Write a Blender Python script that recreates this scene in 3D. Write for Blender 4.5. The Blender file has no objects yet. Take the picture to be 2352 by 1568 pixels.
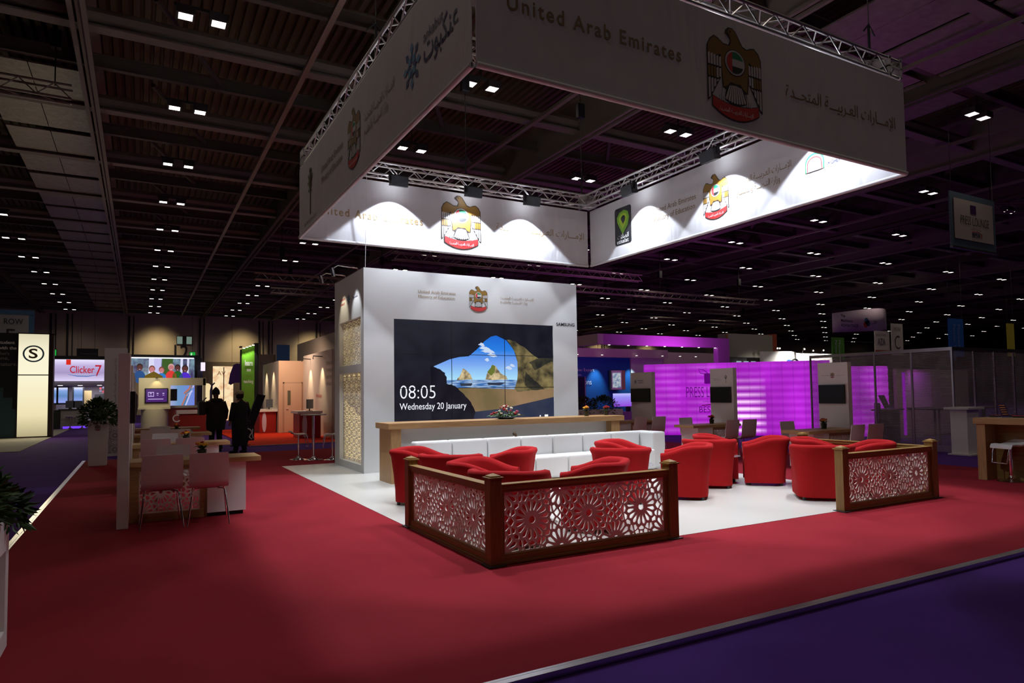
import bpy, bmesh, math, random
from mathutils import Matrix, Vector, Euler
PI = math.pi
random.seed(7)
SC = bpy.context.scene
COL = SC.collection
# ------------------------------------------------------------------ camera
F_PX, YAW, PITCH, ROLL, SHIFT = 1531.1, math.radians(29.185), math.radians(2.7585), math.radians(-.7683), 44.57
cy, sy = math.cos(YAW), math.sin(YAW)
cp, sp = math.cos(PITCH), math.sin(PITCH)
cr, sr = math.cos(ROLL), math.sin(ROLL)
Fv = Vector((sy*cp, cy*cp, sp)); U2 = Vector((-sy*sp, -cy*sp, cp)); Rv = Vector((cy, -sy, 0))
R3 = Rv*cr + U2*sr; U3 = Rv*-sr + U2*cr
cam = bpy.data.cameras.new('camera'); cam_o = bpy.data.objects.new('camera', cam); COL.objects.link(cam_o)
M = Matrix.Identity(4)
for i in range(3):
    M[i][0] = R3[i]; M[i][1] = U3[i]; M[i][2] = -Fv[i]
M[0][3], M[1][3], M[2][3] = 0, 0, 1.52
cam_o.matrix_world = M
cam.sensor_width = 36; cam.lens = F_PX*36/2352; cam.shift_y = SHIFT/2352; cam.clip_end = 400; cam.clip_start = .05
SC.camera = cam_o
# ------------------------------------------------------------------ world, exposure
w = bpy.data.worlds.new('hall_dark'); SC.world = w; w.use_nodes = True
w.node_tree.nodes['Background'].inputs[0].default_value = (.5, .38, .34, 1)
w.node_tree.nodes['Background'].inputs[1].default_value = .004
SC.view_settings.view_transform = 'Standard'; SC.view_settings.look = 'None'
SC.view_settings.exposure = 0; SC.view_settings.gamma = 1
SC.cycles.max_bounces = 6; SC.cycles.diffuse_bounces = 4; SC.cycles.glossy_bounces = 3
SC.cycles.transmission_bounces = 4; SC.cycles.transparent_max_bounces = 8
SC.cycles.caustics_reflective = False; SC.cycles.caustics_refractive = False
SC.cycles.adaptive_threshold = .02; SC.cycles.sample_clamp_indirect = 4; SC.cycles.use_denoising = True
# ------------------------------------------------------------------ lamps of the place
FLOOD_W, DOWN_W, HALL_W = 225, 190, 42
def lamp(kind, loc, power, color, target=None, size=.2, cone=60, blend=.3, name='lamp_light'):
    l = bpy.data.lights.new(name, kind); l.energy = power; l.color = color
    if kind == 'AREA': l.size = size
    else: l.shadow_soft_size = size
    if kind == 'SPOT': l.spot_size = math.radians(cone); l.spot_blend = blend
    o = bpy.data.objects.new(name, l); COL.objects.link(o); o.location = loc
    if target is not None:
        o.rotation_euler = (Vector(target)-Vector(loc)).to_track_quat('-Z', 'Y').to_euler()
    return o
HX = [-5.2, 1.0, 7.2, 13.6, 20.2, 26.4, 32.5, 39.1] + [45.9 + 6.75*k for k in range(11)]
HY = [-4.75 + 4.75*k for k in range(16)]
for x in HX:
    for y in HY:
        if -6 < x < 62 and not (x < 10 and y < -1):
            lamp('SPOT', (x, y, 8.85), HALL_W, (1, .86, .74), (x, y, 0), size=.25, cone=150, blend=.6)
# (the twelve floods on the banner truss are placed with their housings below)

# ------------------------------------------------------------------ materials
def lin(c):
    c = c/255
    return c/12.92 if c <= .04045 else ((c+.055)/1.055)**2.4
def rgb(r, g, b): return (lin(r), lin(g), lin(b), 1)
MATS = {}
def mat(name, col=None, rough=.6, metal=0, emit=None, es=0, noise=0, nscale=20, bump=0, bscale=60, spec=.5, alpha=1, light=False, coat=0):
    if name in MATS: return MATS[name]
    m = bpy.data.materials.new(name); m.use_nodes = True
    nt = m.node_tree; b = nt.nodes['Principled BSDF']
    b.inputs['Base Color'].default_value = col or (0, 0, 0, 1)
    b.inputs['Roughness'].default_value = rough; b.inputs['Metallic'].default_value = metal
    b.inputs['Specular IOR Level'].default_value = spec
    b.inputs['Coat Weight'].default_value = coat
    if emit:
        b.inputs['Emission Color'].default_value = emit; b.inputs['Emission Strength'].default_value = es
        if not light: m.cycles.emission_sampling = 'NONE'
    if alpha < 1: b.inputs['Alpha'].default_value = alpha
    if noise or bump:
        tc = nt.nodes.new('ShaderNodeTexCoord')
        n = nt.nodes.new('ShaderNodeTexNoise'); n.inputs['Scale'].default_value = nscale if noise else bscale
        n.inputs['Detail'].default_value = 3
        nt.links.new(tc.outputs['Object'], n.inputs['Vector'])
        if noise:
            r = nt.nodes.new('ShaderNodeMapRange'); r.inputs[3].default_value = 1-noise; r.inputs[4].default_value = 1+noise
            mx = nt.nodes.new('ShaderNodeVectorMath'); mx.operation = 'SCALE'
            mx.inputs[0].default_value = (col or (0, 0, 0, 1))[:3]
            nt.links.new(n.outputs['Fac'], r.inputs[0]); nt.links.new(r.outputs[0], mx.inputs['Scale'])
            nt.links.new(mx.outputs[0], b.inputs['Base Color'])
        if bump:
            n2 = n
            if noise:
                n2 = nt.nodes.new('ShaderNodeTexNoise'); n2.inputs['Scale'].default_value = bscale; n2.inputs['Detail'].default_value = 3
                nt.links.new(tc.outputs['Object'], n2.inputs['Vector'])
            bp = nt.nodes.new('ShaderNodeBump'); bp.inputs['Strength'].default_value = bump; bp.inputs['Distance'].default_value = .01
            nt.links.new(n2.outputs['Fac'], bp.inputs['Height']); nt.links.new(bp.outputs[0], b.inputs['Normal'])
    MATS[name] = m
    return m
def wood(name, c1, c2, axis='x', scale=6):
    m = mat(name, c1, .45)
    nt = m.node_tree; b = nt.nodes['Principled BSDF']
    tc = nt.nodes.new('ShaderNodeTexCoord'); mp = nt.nodes.new('ShaderNodeMapping')
    s = {'x': (.6, 14, 14), 'z': (14, 14, .6), 'y': (14, .6, 14)}[axis]
    mp.inputs['Scale'].default_value = s
    n = nt.nodes.new('ShaderNodeTexNoise'); n.inputs['Scale'].default_value = scale; n.inputs['Detail'].default_value = 4
    r = nt.nodes.new('ShaderNodeValToRGB'); r.color_ramp.elements[0].position = .35; r.color_ramp.elements[1].position = .68
    r.color_ramp.elements[0].color = c1; r.color_ramp.elements[1].color = c2
    nt.links.new(tc.outputs['Object'], mp.inputs[0]); nt.links.new(mp.outputs[0], n.inputs['Vector'])
    nt.links.new(n.outputs['Fac'], r.inputs[0]); nt.links.new(r.outputs[0], b.inputs['Base Color'])
    return m
def carpet(name, col, seam=None):
    m = mat(name, col, .95, spec=.1)
    nt = m.node_tree; b = nt.nodes['Principled BSDF']
    tc = nt.nodes.new('ShaderNodeTexCoord')
    n = nt.nodes.new('ShaderNodeTexNoise'); n.inputs['Scale'].default_value = 1.3; n.inputs['Detail'].default_value = 6
    n2 = nt.nodes.new('ShaderNodeTexNoise'); n2.inputs['Scale'].default_value = 220; n2.inputs['Detail'].default_value = 2
    a = nt.nodes.new('ShaderNodeMath'); a.operation = 'ADD'
    r = nt.nodes.new('ShaderNodeMapRange'); r.inputs[1].default_value = .6; r.inputs[2].default_value = 1.4; r.inputs[3].default_value = .82; r.inputs[4].default_value = 1.18
    v = nt.nodes.new('ShaderNodeVectorMath'); v.operation = 'SCALE'; v.inputs[0].default_value = col[:3]
    for k in (n, n2): nt.links.new(tc.outputs['Object'], k.inputs['Vector'])
    nt.links.new(n.outputs['Fac'], a.inputs[0]); nt.links.new(n2.outputs['Fac'], a.inputs[1]); nt.links.new(a.outputs[0], r.inputs[0])
    nt.links.new(r.outputs[0], v.inputs['Scale']); nt.links.new(v.outputs[0], b.inputs['Base Color'])
    bp = nt.nodes.new('ShaderNodeBump'); bp.inputs['Strength'].default_value = .5; bp.inputs['Distance'].default_value = .004
    nt.links.new(n2.outputs['Fac'], bp.inputs['Height']); nt.links.new(bp.outputs[0], b.inputs['Normal'])
    return m
def fabric_banner(name, col, sx=1, emit=0):
    m = mat(name, col, .85, spec=.15)
    nt = m.node_tree; b = nt.nodes['Principled BSDF']
    tc = nt.nodes.new('ShaderNodeTexCoord'); mp = nt.nodes.new('ShaderNodeMapping')
    mp.inputs['Scale'].default_value = (1.6, 1.6, .42); mp.inputs['Rotation'].default_value = (.5, .5, 0)
    n = nt.nodes.new('ShaderNodeTexNoise'); n.inputs['Scale'].default_value = 1.5; n.inputs['Detail'].default_value = 2; n.inputs['Distortion'].default_value = .6
    bp = nt.nodes.new('ShaderNodeBump'); bp.inputs['Strength'].default_value = .4; bp.inputs['Distance'].default_value = .10
    nt.links.new(tc.outputs['Object'], mp.inputs[0]); nt.links.new(mp.outputs[0], n.inputs['Vector'])
    nt.links.new(n.outputs['Fac'], bp.inputs['Height']); nt.links.new(bp.outputs[0], b.inputs['Normal'])
    return m
white = mat('white_laminate', (.78, .77, .74, 1), .45)
white_wall = mat('white_painted_board', (.66, .67, .67, 1), .6, noise=.03, nscale=3)
vinyl = mat('white_vinyl_floor', (.62, .61, .56, 1), .32, noise=.05, nscale=1.2, bump=.03, bscale=8)
red_carpet = carpet('red_carpet', (.27, .018, .027, 1))
purple_carpet = carpet('purple_carpet', (.085, .028, .20, 1))
orange_carpet = carpet('orange_red_carpet', (.62, .035, .012, 1))
grey_carpet = carpet('pale_grey_carpet', (.42, .40, .34, 1))
steel = mat('brushed_aluminium', (.55, .53, .55, 1), .28, 1)
truss_m = mat('truss_aluminium', (.62, .61, .62, 1), .35, .85)
chrome = mat('chrome', (.75, .73, .74, 1), .1, 1)
black = mat('black_plastic', (.012, .012, .014, 1), .4)
matt_black = mat('matt_black', (.01, .01, .011, 1), .85)
dark_grey = mat('dark_grey_steel', (.05, .045, .045, 1), .6)
red_fab = mat('red_upholstery', (.35, .007, .009, 1), .9, noise=.06, nscale=60, bump=.12, bscale=400, spec=.2)
leather = mat('white_leather', (.70, .71, .70, 1), .42, bump=.08, bscale=25)
oak = wood('oak_veneer', (.34, .185, .07, 1), (.46, .27, .115, 1), 'x')
oak_z = wood('oak_veneer_upright', (.34, .185, .07, 1), (.46, .27, .115, 1), 'z')
gold_wood = wood('golden_stained_wood', (.21, .115, .028, 1), (.32, .185, .05, 1), 'x')
gold_wood_z = wood('golden_stained_post', (.19, .10, .024, 1), (.28, .16, .042, 1), 'z')
lattice_m = mat('off_white_fretwork', (.88, .80, .74, 1), .55)
lattice_w = mat('white_fretwork', (.72, .70, .66, 1), .55)
glow_warm = mat('warm_backlit_panel', (.9, .85, .7, 1), .5, emit=(1, .78, .40, 1), es=.75, light=True)
kiosk_m = mat('kiosk_white', (.86, .82, .78, 1), .5)
ply_m = mat('white_plywood_shell', (.72, .64, .63, 1), .35)
wall_cream = mat('cream_wall_panel', (.72, .60, .44, 1), .8, noise=.06, nscale=.6)
gold_ink = mat('gold_ink', (.30, .20, .09, 1), .5)
brown_ink = mat('brown_ink', (.22, .135, .05, 1), .6)
navy_ink = mat('navy_ink', (.02, .02, .10, 1), .6)
black_ink = mat('black_ink', (.008, .008, .01, 1), .6)
grey_ink = mat('grey_ink', (.22, .21, .20, 1), .7)
white_ink = mat('white_ink', (.85, .85, .85, 1), .6)
banner_w = fabric_banner('banner_fabric_white', (.68, .67, .69, 1))
ceil_m = mat('dark_steel_beam', (.12, .10, .075, 1), .7)
ceil_l = mat('grey_steel_beam', (.27, .235, .19, 1), .65)
lamp_m = mat('lamp_glow', (1, 1, 1, 1), .5, emit=(1, .93, .82, 1), es=5)
leaf_m = mat('green_leaf', (.045, .10, .02, 1), .55, noise=.4, nscale=12)
leaf_d = mat('dark_green_leaf', (.02, .05, .012, 1), .55, noise=.4, nscale=12)
glass_m = mat('table_glass', (.45, .45, .5, 1), .05, alpha=.35)

# ------------------------------------------------------------------ mesh helpers
class B:
    def __init__(s): s.v = []; s.f = []; s.m = []
    def add(s, vs, fs, mi=0):
        n = len(s.v); s.v += [tuple(p) for p in vs]
        for f in fs: s.f.append(tuple(i+n for i in f)); s.m.append(mi)
        return s
    def box(s, x0, y0, z0, x1, y1, z1, mi=0):
        v = [(x, y, z) for z in (z0, z1) for y in (y0, y1) for x in (x0, x1)]
        return s.add(v, [(0, 2, 3, 1), (4, 5, 7, 6), (0, 1, 5, 4), (2, 6, 7, 3), (0, 4, 6, 2), (1, 3, 7, 5)], mi)
    def prism(s, pts, z0, z1, axis='z', mi=0):
        def P(a, b, c): return {'z': (a, b, c), 'y': (a, c, b), 'x': (c, a, b)}[axis]
        n = len(pts); v = [P(a, b, z0) for a, b in pts]+[P(a, b, z1) for a, b in pts]
        f = [tuple(range(n))[::-1], tuple(range(n, 2*n))]+[(i, (i+1) % n, n+(i+1) % n, n+i) for i in range(n)]
        return s.add(v, f, mi)
    def tube(s, pts, r, n=8, mi=0, rs=None, caps=True):
        pts = [Vector(p) for p in pts]; k = len(pts); vs = []; fs = []
        t0 = (pts[1]-pts[0]).normalized()
        up = Vector((0, 0, 1)) if abs(t0.z) < .9 else Vector((1, 0, 0))
        a = t0.cross(up).normalized()
        for i, p in enumerate(pts):
            t = ((pts[min(i+1, k-1)]-pts[max(i-1, 0)])).normalized()
            a = (a-t*a.dot(t)).normalized(); b = t.cross(a)
            rr = rs[i] if rs else r
            for j in range(n):
                c = 2*PI*j/n; vs.append(p+a*math.cos(c)*rr+b*math.sin(c)*rr)
        for i in range(k-1):
            for j in range(n): fs.append((i*n+j, i*n+(j+1) % n, (i+1)*n+(j+1) % n, (i+1)*n+j))
        if caps: fs += [tuple(range(n))[::-1], tuple(range((k-1)*n, k*n))]
        return s.add(vs, fs, mi)
    def lathe(s, prof, n=24, c=(0, 0, 0), mi=0):
        vs = []; fs = []; k = len(prof)
        for r, z in prof:
            for j in range(n):
                a = 2*PI*j/n; vs.append((c[0]+r*math.cos(a), c[1]+r*math.sin(a), c[2]+z))
        for i in range(k-1):
            for j in range(n): fs.append((i*n+j, i*n+(j+1) % n, (i+1)*n+(j+1) % n, (i+1)*n+j))
        fs += [tuple(range(n))[::-1], tuple(range((k-1)*n, k*n))]
        return s.add(vs, fs, mi)
    def poly(s, pts, z=0, mi=0):
        return s.add([(a, b, z) for a, b in pts], [tuple(range(len(pts)))], mi)
    def ball(s, c, r, n=8, mi=0, sz=1):
        prof = [(max(1e-4, math.sin(PI*i/n))*r, -math.cos(PI*i/n)*r*sz) for i in range(n+1)]
        return s.lathe(prof, n+2, c, mi)
    def mesh(s, name, mats):
        me = bpy.data.meshes.new(name); me.from_pydata(s.v, [], s.f)
        for m in (mats if isinstance(mats, (list, tuple)) else [mats]): me.materials.append(m)
        if any(s.m): me.polygons.foreach_set('material_index', s.m)
        me.validate(); me.update()
        return me
def link(name, data, parent=None, loc=(0, 0, 0), rot=(0, 0, 0), scale=(1, 1, 1)):
    o = bpy.data.objects.new(name, data); COL.objects.link(o)
    o.location = loc; o.rotation_euler = rot; o.scale = scale
    if parent: o.parent = parent
    return o
def smooth(me, ang=None):
    me.polygons.foreach_set('use_smooth', [True]*len(me.polygons))
    if ang: me.set_sharp_from_angle(angle=math.radians(ang))
    return me
def obj(name, b, m, parent=None, loc=(0, 0, 0), rot=(0, 0, 0), bevel=0, sm=None, sub=0, scale=(1, 1, 1)):
    me = b.mesh(name, m)
    if sm: smooth(me, sm)
    o = link(name, me, parent, loc, rot, scale)
    if bevel:
        md = o.modifiers.new('bevel', 'BEVEL'); md.width = bevel; md.segments = 2; md.limit_method = 'ANGLE'
    if sub:
        md = o.modifiers.new('sub', 'SUBSURF'); md.levels = sub; md.render_levels = sub
    return o
def tag(o, label=None, cat=None, group=None, kind=None):
    if label: o['label'] = label
    if cat: o['category'] = cat
    if group: o['group'] = group
    if kind: o['kind'] = kind
    return o
def thing(name, label, cat, loc=(0, 0, 0), rz=0, group=None):
    o = bpy.data.objects.new(name, None); COL.objects.link(o); o.empty_display_size = .1
    o.location = loc; o.rotation_euler = (0, 0, rz)
    return tag(o, label, cat, group)
def struct(name, b, m, **k): return tag(obj(name, b, m, **k), kind='structure')
def dup(root, loc, rz=None, label=None, group=None, cat=None, parent=None):
    r = root.copy(); COL.objects.link(r)
    if parent: r.parent = parent
    else:
        r.location = loc
        if rz is not None: r.rotation_euler = (0, 0, rz)
    if label: r['label'] = label
    if group: r['group'] = group
    if cat: r['category'] = cat
    for ch in list(root.children): dup(ch, None, parent=r)
    return r
def from_curve(cu, name, m):
    t = bpy.data.objects.new('tmp', cu); COL.objects.link(t)
    bpy.context.view_layer.update()
    me = bpy.data.meshes.new_from_object(t, depsgraph=bpy.context.evaluated_depsgraph_get())
    bpy.data.objects.remove(t); bpy.data.curves.remove(cu)
    me.name = name; me.materials.clear(); me.materials.append(m)
    return me
def holes_mesh(outer, holes, depth, name, m):
    cu = bpy.data.curves.new(name, 'CURVE'); cu.dimensions = '2D'; cu.fill_mode = 'BOTH'; cu.extrude = depth/2
    for poly in [outer]+holes:
        s = cu.splines.new('POLY'); s.points.add(len(poly)-1); s.use_cyclic_u = True
        for i, p in enumerate(poly): s.points[i].co = (p[0], p[1], 0, 1)
    return from_curve(cu, name, m)
ROT = {'-y': (PI/2, 0, 0), '-x': (PI/2, 0, -PI/2), '+x': (PI/2, 0, PI/2), '+y': (PI/2, 0, PI), 'up': (0, 0, 0)}
TXT = {}
def text(body, m, face, at, width=None, height=None, parent=None, name='lettering', space=1, thick=.0, bold=0, align='l', lab=None):
    """lettering lying on a wall: AT is its lower left corner seen from the side it faces"""
    cu = bpy.data.curves.new(name, 'FONT'); cu.body = body; cu.space_character = space; cu.extrude = thick; cu.offset = bold
    cu.resolution_u = 4; cu.space_line = 1.15
    me = from_curve(cu, name, m)
    xs = [v.co.x for v in me.vertices]; ys = [v.co.y for v in me.vertices]
    x0, x1, y0, y1 = min(xs), max(xs), min(ys), max(ys)
    kx = width/(x1-x0) if width else None; ky = height/(y1-y0) if height else None
    kx = kx or ky; ky = ky or kx
    for v in me.vertices: v.co.x = (v.co.x-x0)*kx; v.co.y = (v.co.y-y0)*ky
    if align == 'c':
        wd = (x1-x0)*kx
        for v in me.vertices: v.co.x -= wd/2
    o = link(name, me, parent, at, ROT[face])
    if lab: o['label'] = lab
    return o
AR = {'ا': 0xFE8D, 'إ': 0xFE87, 'ل': 0xFEDD, 'م': 0xFEE1, 'ر': 0xFEAD, 'ت': 0xFE95, 'ع': 0xFEC9, 'ب': 0xFE8F, 'ي': 0xFEF1, 'ة': 0xFE93,
      'ح': 0xFEA1, 'د': 0xFEA9, 'و': 0xFEED, 'ز': 0xFEAF, 'ن': 0xFEE5, 'ك': 0xFED9, 'ص': 0xFEB9}
def arabic(s):
    out = []
    for word in s.split(' '):
        w = []; i = 0; prev = False
        while i < len(word):
            c = word[i]
            if c == 'ل' and i+1 < len(word) and word[i+1] in 'اإ':
                w.append(chr((0xFEFB if word[i+1] == 'ا' else 0xFEF9)+(1 if prev else 0))); prev = False; i += 2; continue
            if c == 'ـ': w.append(c); prev = True; i += 1; continue
            dual = c not in 'اإردزوة'
            nxt = dual and i+1 < len(word)
            k = AR[c] + ((3 if prev else 2) if nxt else (1 if prev else 0))
            w.append(chr(k)); prev = nxt; i += 1
        out.append(''.join(reversed(w)))
    return ' '.join(reversed(out))
UAE_AR = arabic('الإمـــارات العـربيـــة المتحــدة'); MOE_AR = arabic('وزارة التـربيـــة والتعليــم')

# ------------------------------------------------------------------ fretwork
def clip(poly, nx, ny, d):
    out = []; n = len(poly)
    for i in range(n):
        a, b = poly[i], poly[(i+1) % n]
        da = a[0]*nx+a[1]*ny-d; db = b[0]*nx+b[1]*ny-d
        if da <= 0: out.append(a)
        if (da < 0 < db) or (db < 0 < da):
            t = da/(da-db); out.append((a[0]+(b[0]-a[0])*t, a[1]+(b[1]-a[1])*t))
    return out
def area(p): return abs(sum(p[i][0]*p[(i+1) % len(p)][1]-p[(i+1) % len(p)][0]*p[i][1] for i in range(len(p))))/2
def fretwork(w, h, a=.63, bar=.013, depth=.014, name='fretwork_panel', m=None, margin=.012, x0=None, k=1.0, R=.185, np_=16):
    """pierced panel of sixteen-petal rosettes, origin at its lower left"""
    x0 = w/2 if x0 is None else x0
    cs = []
    for i in range(-9, 10):
        for q in range(-5, 6):
            cs.append((x0+(i+(.5 if q % 2 else 0))*a, h/2+q*a*.45))
    cs = [c for c in cs if -R < c[0] < w+R and -R < c[1] < h+R]
    holes = []; real = []; ghost = []
    box = [(margin, margin), (w-margin, margin), (w-margin, h-margin), (margin, h-margin)]
    def inbox(p):
        for n_ in ((-1, 0, -margin), (1, 0, w-margin), (0, -1, -margin), (0, 1, h-margin)):
            p = clip(p, *n_)
            if len(p) < 3: return None
        return p if area(p) > 6e-5*k else None
    for c in cs:
        holes.append(inbox([(c[0]+.034*math.cos(t*PI/8)*R/.185, c[1]+.034*math.sin(t*PI/8)*R/.185) for t in range(16)]))
        for q in range(np_):
            t = 2*PI*(q+.5)/np_; ct, st = math.cos(t), math.sin(t)
            pr = [(.078, 0), (.115, .011), (.145, .0185), (.160, .0185), (.172, .010), (.178, 0), (.172, -.010), (.160, -.0185), (.145, -.0185), (.115, -.011)]
            holes.append(inbox([(c[0]+(r*ct-s*st)*R/.185, c[1]+(r*st+s*ct)*R/.185) for r, s in pr]))
            ghost.append((c[0]+.168*ct*R/.185, c[1]+.168*st*R/.185))
            t = 2*PI*q/np_
            real.append((c[0]+.212*math.cos(t)*R/.185, c[1]+.212*math.sin(t)*R/.185))
    for i in range(-8, 9):
        for dx, dy in ((0, 0), (.045, .045), (-.045, .045), (.045, -.045), (-.045, -.045), (.0, .09), (.0, -.09)):
            real.append((x0+(i+.5)*a+dx, h/2+dy))
        for dx, dy in ((0, 0), (.05, 0), (-.05, 0)):
            for q in (-5, -3, -1, 1, 3, 5): real.append((x0+(i+(0 if q % 2 else .5))*a+dx, h/2+q*a*.405+dy))
    pts = []
    for p in real:
        if any((p[0]-c[0])**2+(p[1]-c[1])**2 < (R*1.08)**2 for c in cs): continue
        if not (-.03 < p[0] < w+.03 and -.03 < p[1] < h+.03): continue
        if all((p[0]-q[0])**2+(p[1]-q[1])**2 > .030**2 for q in pts): pts.append(p)
    allp = pts+ghost
    for p in pts:
        cell = [(p[0]-.09, p[1]-.09), (p[0]+.09, p[1]-.09), (p[0]+.09, p[1]+.09), (p[0]-.09, p[1]+.09)]
        for q in allp:
            dx, dy = q[0]-p[0], q[1]-p[1]; d2 = dx*dx+dy*dy
            if 1e-9 < d2 < .032:
                d = math.sqrt(d2); nx, ny = dx/d, dy/d
                cell = clip(cell, nx, ny, p[0]*nx+p[1]*ny+d/2-bar/2)
                if len(cell) < 3: break
        if len(cell) >= 3: holes.append(inbox(cell))
    holes = [x for x in holes if x]
    return holes_mesh([(0, 0), (w, 0), (w, h), (0, h)], holes, depth, name, m or lattice_m)

# ------------------------------------------------------------------ eagle emblem, unit width, origin at its foot centre
def emblem_mesh():
    b = B()   # 0 dark line, 1 gold, 2 white, 3 red, 4 green, 5 black, 6 deep gold
    sil = [(-.073, 1.146), (-.10, 1.19), (-.165, 1.235), (-.165, 1.27), (-.11, 1.325), (-.03, 1.33), (.03, 1.29), (.09, 1.2), (.15, 1.11), (.23, 1.085), (.30, 1.12), (.37, 1.135),
           (.45, 1.08), (.5, .98), (.505, .19), (.465, .215), (.25, .60), (.235, .42), (-.225, .42), (-.24, .60), (-.465, .215), (-.505, .19), (-.5, .98), (-.45, 1.08), (-.37, 1.145), (-.30, 1.125), (-.2, 1.07), (-.11, 1.07)]
    body = [(-.06, 1.14), (-.09, 1.205), (-.12, 1.25), (-.09, 1.305), (-.03, 1.315), (.02, 1.28), (.08, 1.18), (.14, 1.09), (.22, 1.065), (.29, 1.1), (.37, 1.115), (.435, 1.065), (.482, .98), (.482, .80),
            (.26, .90), (.215, .44), (.15, .47), (.09, .535), (0, .525), (-.09, .535), (-.15, .47), (-.215, .44), (-.26, .90), (-.482, .80), (-.482, .98), (-.435, 1.065), (-.37, 1.125), (-.3, 1.105), (-.2, 1.05), (-.09, 1.055)]
    def shape(p, z, mi):
        from mathutils.geometry import tessellate_polygon
        tri = tessellate_polygon([[Vector((x, y, 0)) for x, y in p]])
        fixed = []
        for t in tri:
            (ax, ay), (bx, by), (cx, cy_) = [p[i] for i in t]
            fixed.append(tuple(t) if (bx-ax)*(cy_-ay)-(cx-ax)*(by-ay) > 0 else tuple(t)[::-1])
        b.add([(x, y, z) for x, y in p], fixed, mi)
    shape(sil, 0, 0); shape(body, .002, 1)
    for s in (-1, 1):
        for k in range(5):
            x1 = .487-.049*k; x0 = x1-.037
            bot = .225+.085*k
            tops = [.885-.005*k, .70, .53]; lows = [.715, .545, bot]
            for r in range(3):
                t = tops[r]-.02*k*0; l = max(lows[r], bot)
                if t-l < .02: continue
                sk = .08
                q = [(s*x0, l+(0 if r < 2 else .03)-sk*0), (s*x1, l), (s*x1, t-.02), (s*x0, t)]
                if s < 0: q = q[::-1]
                b.poly(q, .003, 2 if r != 1 else (1 if k < 3 else 2))
        b.poly([(s*.235, .42), (s*.20, .42), (s*.235, .27), (s*.27, .27)][::(1 if s < 0 else -1)], .003, 2)
        for t in range(3): b.poly([(s*(.21+.035*t)+.008, .33), (s*(.21+.035*t)-.012, .33), (s*(.21+.035*t)-.012, .235), (s*(.21+.035*t)+.008, .235)][::-1], .006, 2)
    tail = [(-.125, .48), (-.07, .515), (0, .505), (.07, .515), (.125, .48), (.2, .29), (.1, .245), (0, .23), (-.1, .245), (-.2, .29)]
    shape([(x*1.08, y*1.0-(.012 if y < .4 else -.01)) for x, y in tail], .001, 0)
    for k in range(8):
        u0, u1 = -1+k*.25+.03, -1+(k+1)*.25-.03
        f0 = lambda u: (u*.115, .50-.02*abs(u)); f1 = lambda u: (u*.195, .25+.04*u*u)
        p = [f1(u0), f1((u0+u1)/2), f1(u1), f0(u1), f0(u0)]; p[1] = (p[1][0], p[1][1]-.018)
        b.poly(p, .003, 2)
    n = 14
    def arc(a0, sag, pad):
        return [(-.42-pad+(.84+2*pad)*i/n, a0-sag*(1-((i/n)*2-1)**2)) for i in range(n+1)]
    for pad, z, mi, dz in ((.012, .004, 0, .012), (0, .005, 3, 0)):
        top = arc(.275+dz, .075, pad); bot = arc(.14-dz, .14, pad)
        for i in range(n): b.poly([bot[i], bot[i+1], top[i+1], top[i]], z, mi)
    cx, cy0, r = 0, .83, .155
    circ = lambda r_: [(cx+r_*math.cos(2*PI*i/28), cy0+r_*math.sin(2*PI*i/28)) for i in range(28)]
    b.poly(circ(.192), .004, 0); b.poly(circ(.18), .005, 2)
    full = circ(r)
    def part(x0, x1, y0, y1):
        p = full
        for c in ((-1, 0, -x0), (1, 0, x1), (0, -1, -y0), (0, 1, y1)): p = clip(p, *c)
        return p
    b.poly(part(-1, -.055, 0, 2), .007, 3); b.poly(part(-.055, 1, .885, 2), .007, 4); b.poly(part(-.055, 1, .775, .885), .006, 2); b.poly(part(-.055, 1, 0, .775), .007, 5)
    b.ball((-.075, 1.27, .004), .011, 5, 5)
    mats = [mat('emblem_line', (.025, .015, .012, 1), .6), mat('emblem_gold', (.25, .135, .022, 1), .45), mat('emblem_white', (.58, .58, .58, 1), .6),
            mat('emblem_red', (.55, .03, .03, 1), .6), mat('emblem_green', (.01, .22, .08, 1), .6), black_ink]
    return b.mesh('printed_eagle_emblem', mats)
EM = emblem_mesh()
def emblem(face, at, width, height, parent, scroll=True):
    o = link('printed_emblem', EM, parent, at, ROT[face], (width, height/1.33, width))
    if scroll:
        d = {'-y': (0, -.012, 0), '-x': (-.012, 0, 0), '+x': (.012, 0, 0)}[face]
        text(UAE_AR, white_ink, face, (at[0]+d[0], at[1]+d[1], at[2]+height*.045), width=width*.62, height=height*.07, parent=parent, align='c', name='scroll_lettering')
    return o
# ================================================================== the hall
struct('floor', B().box(-30, -8, -.5, 122, 70.4, -.035), purple_carpet)
struct('floor', B().box(-1.16, 3.18, -.034, 13.8, 19.45, 0), red_carpet)
struct('floor', B().box(2.70, 5.33, .0005, 9.56, 15.12, .004), vinyl)
struct('floor', B().box(3.0, 22.1, -.034, 12, 34, -.005), orange_carpet)
struct('floor', B().box(-12, 24.6, -.034, -3.12, 41, -.015), grey_carpet)
struct('trim_1', B().box(-1.18, 3.135, -.034, 13.82, 3.18, .006).box(-1.18, 3.18, .0006, 13.82, 3.205, .006), steel, bevel=.002)
struct('trim_2', B().box(-1.205, 3.18, -.034, -1.16, 19.45, .006).box(-1.16, 3.205, .0006, -1.135, 19.45, .006), steel, bevel=.002)
struct('trim_3', B().box(3.0, 22.06, -.034, 12, 22.1, .0), steel)
bw = B()
x = -30
while x < 122:
    bw.box(x+.03, 70, -.03, min(x+6.3, 122)-.03, 70.3, 2.8).box(x+.03, 70, 2.84, min(x+6.3, 122)-.03, 70.3, 9.3); x += 6.3
bw.box(-30, 70.1, 0, 122, 70.35, 9.3)
struct('wall_back', bw, wall_cream)
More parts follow.
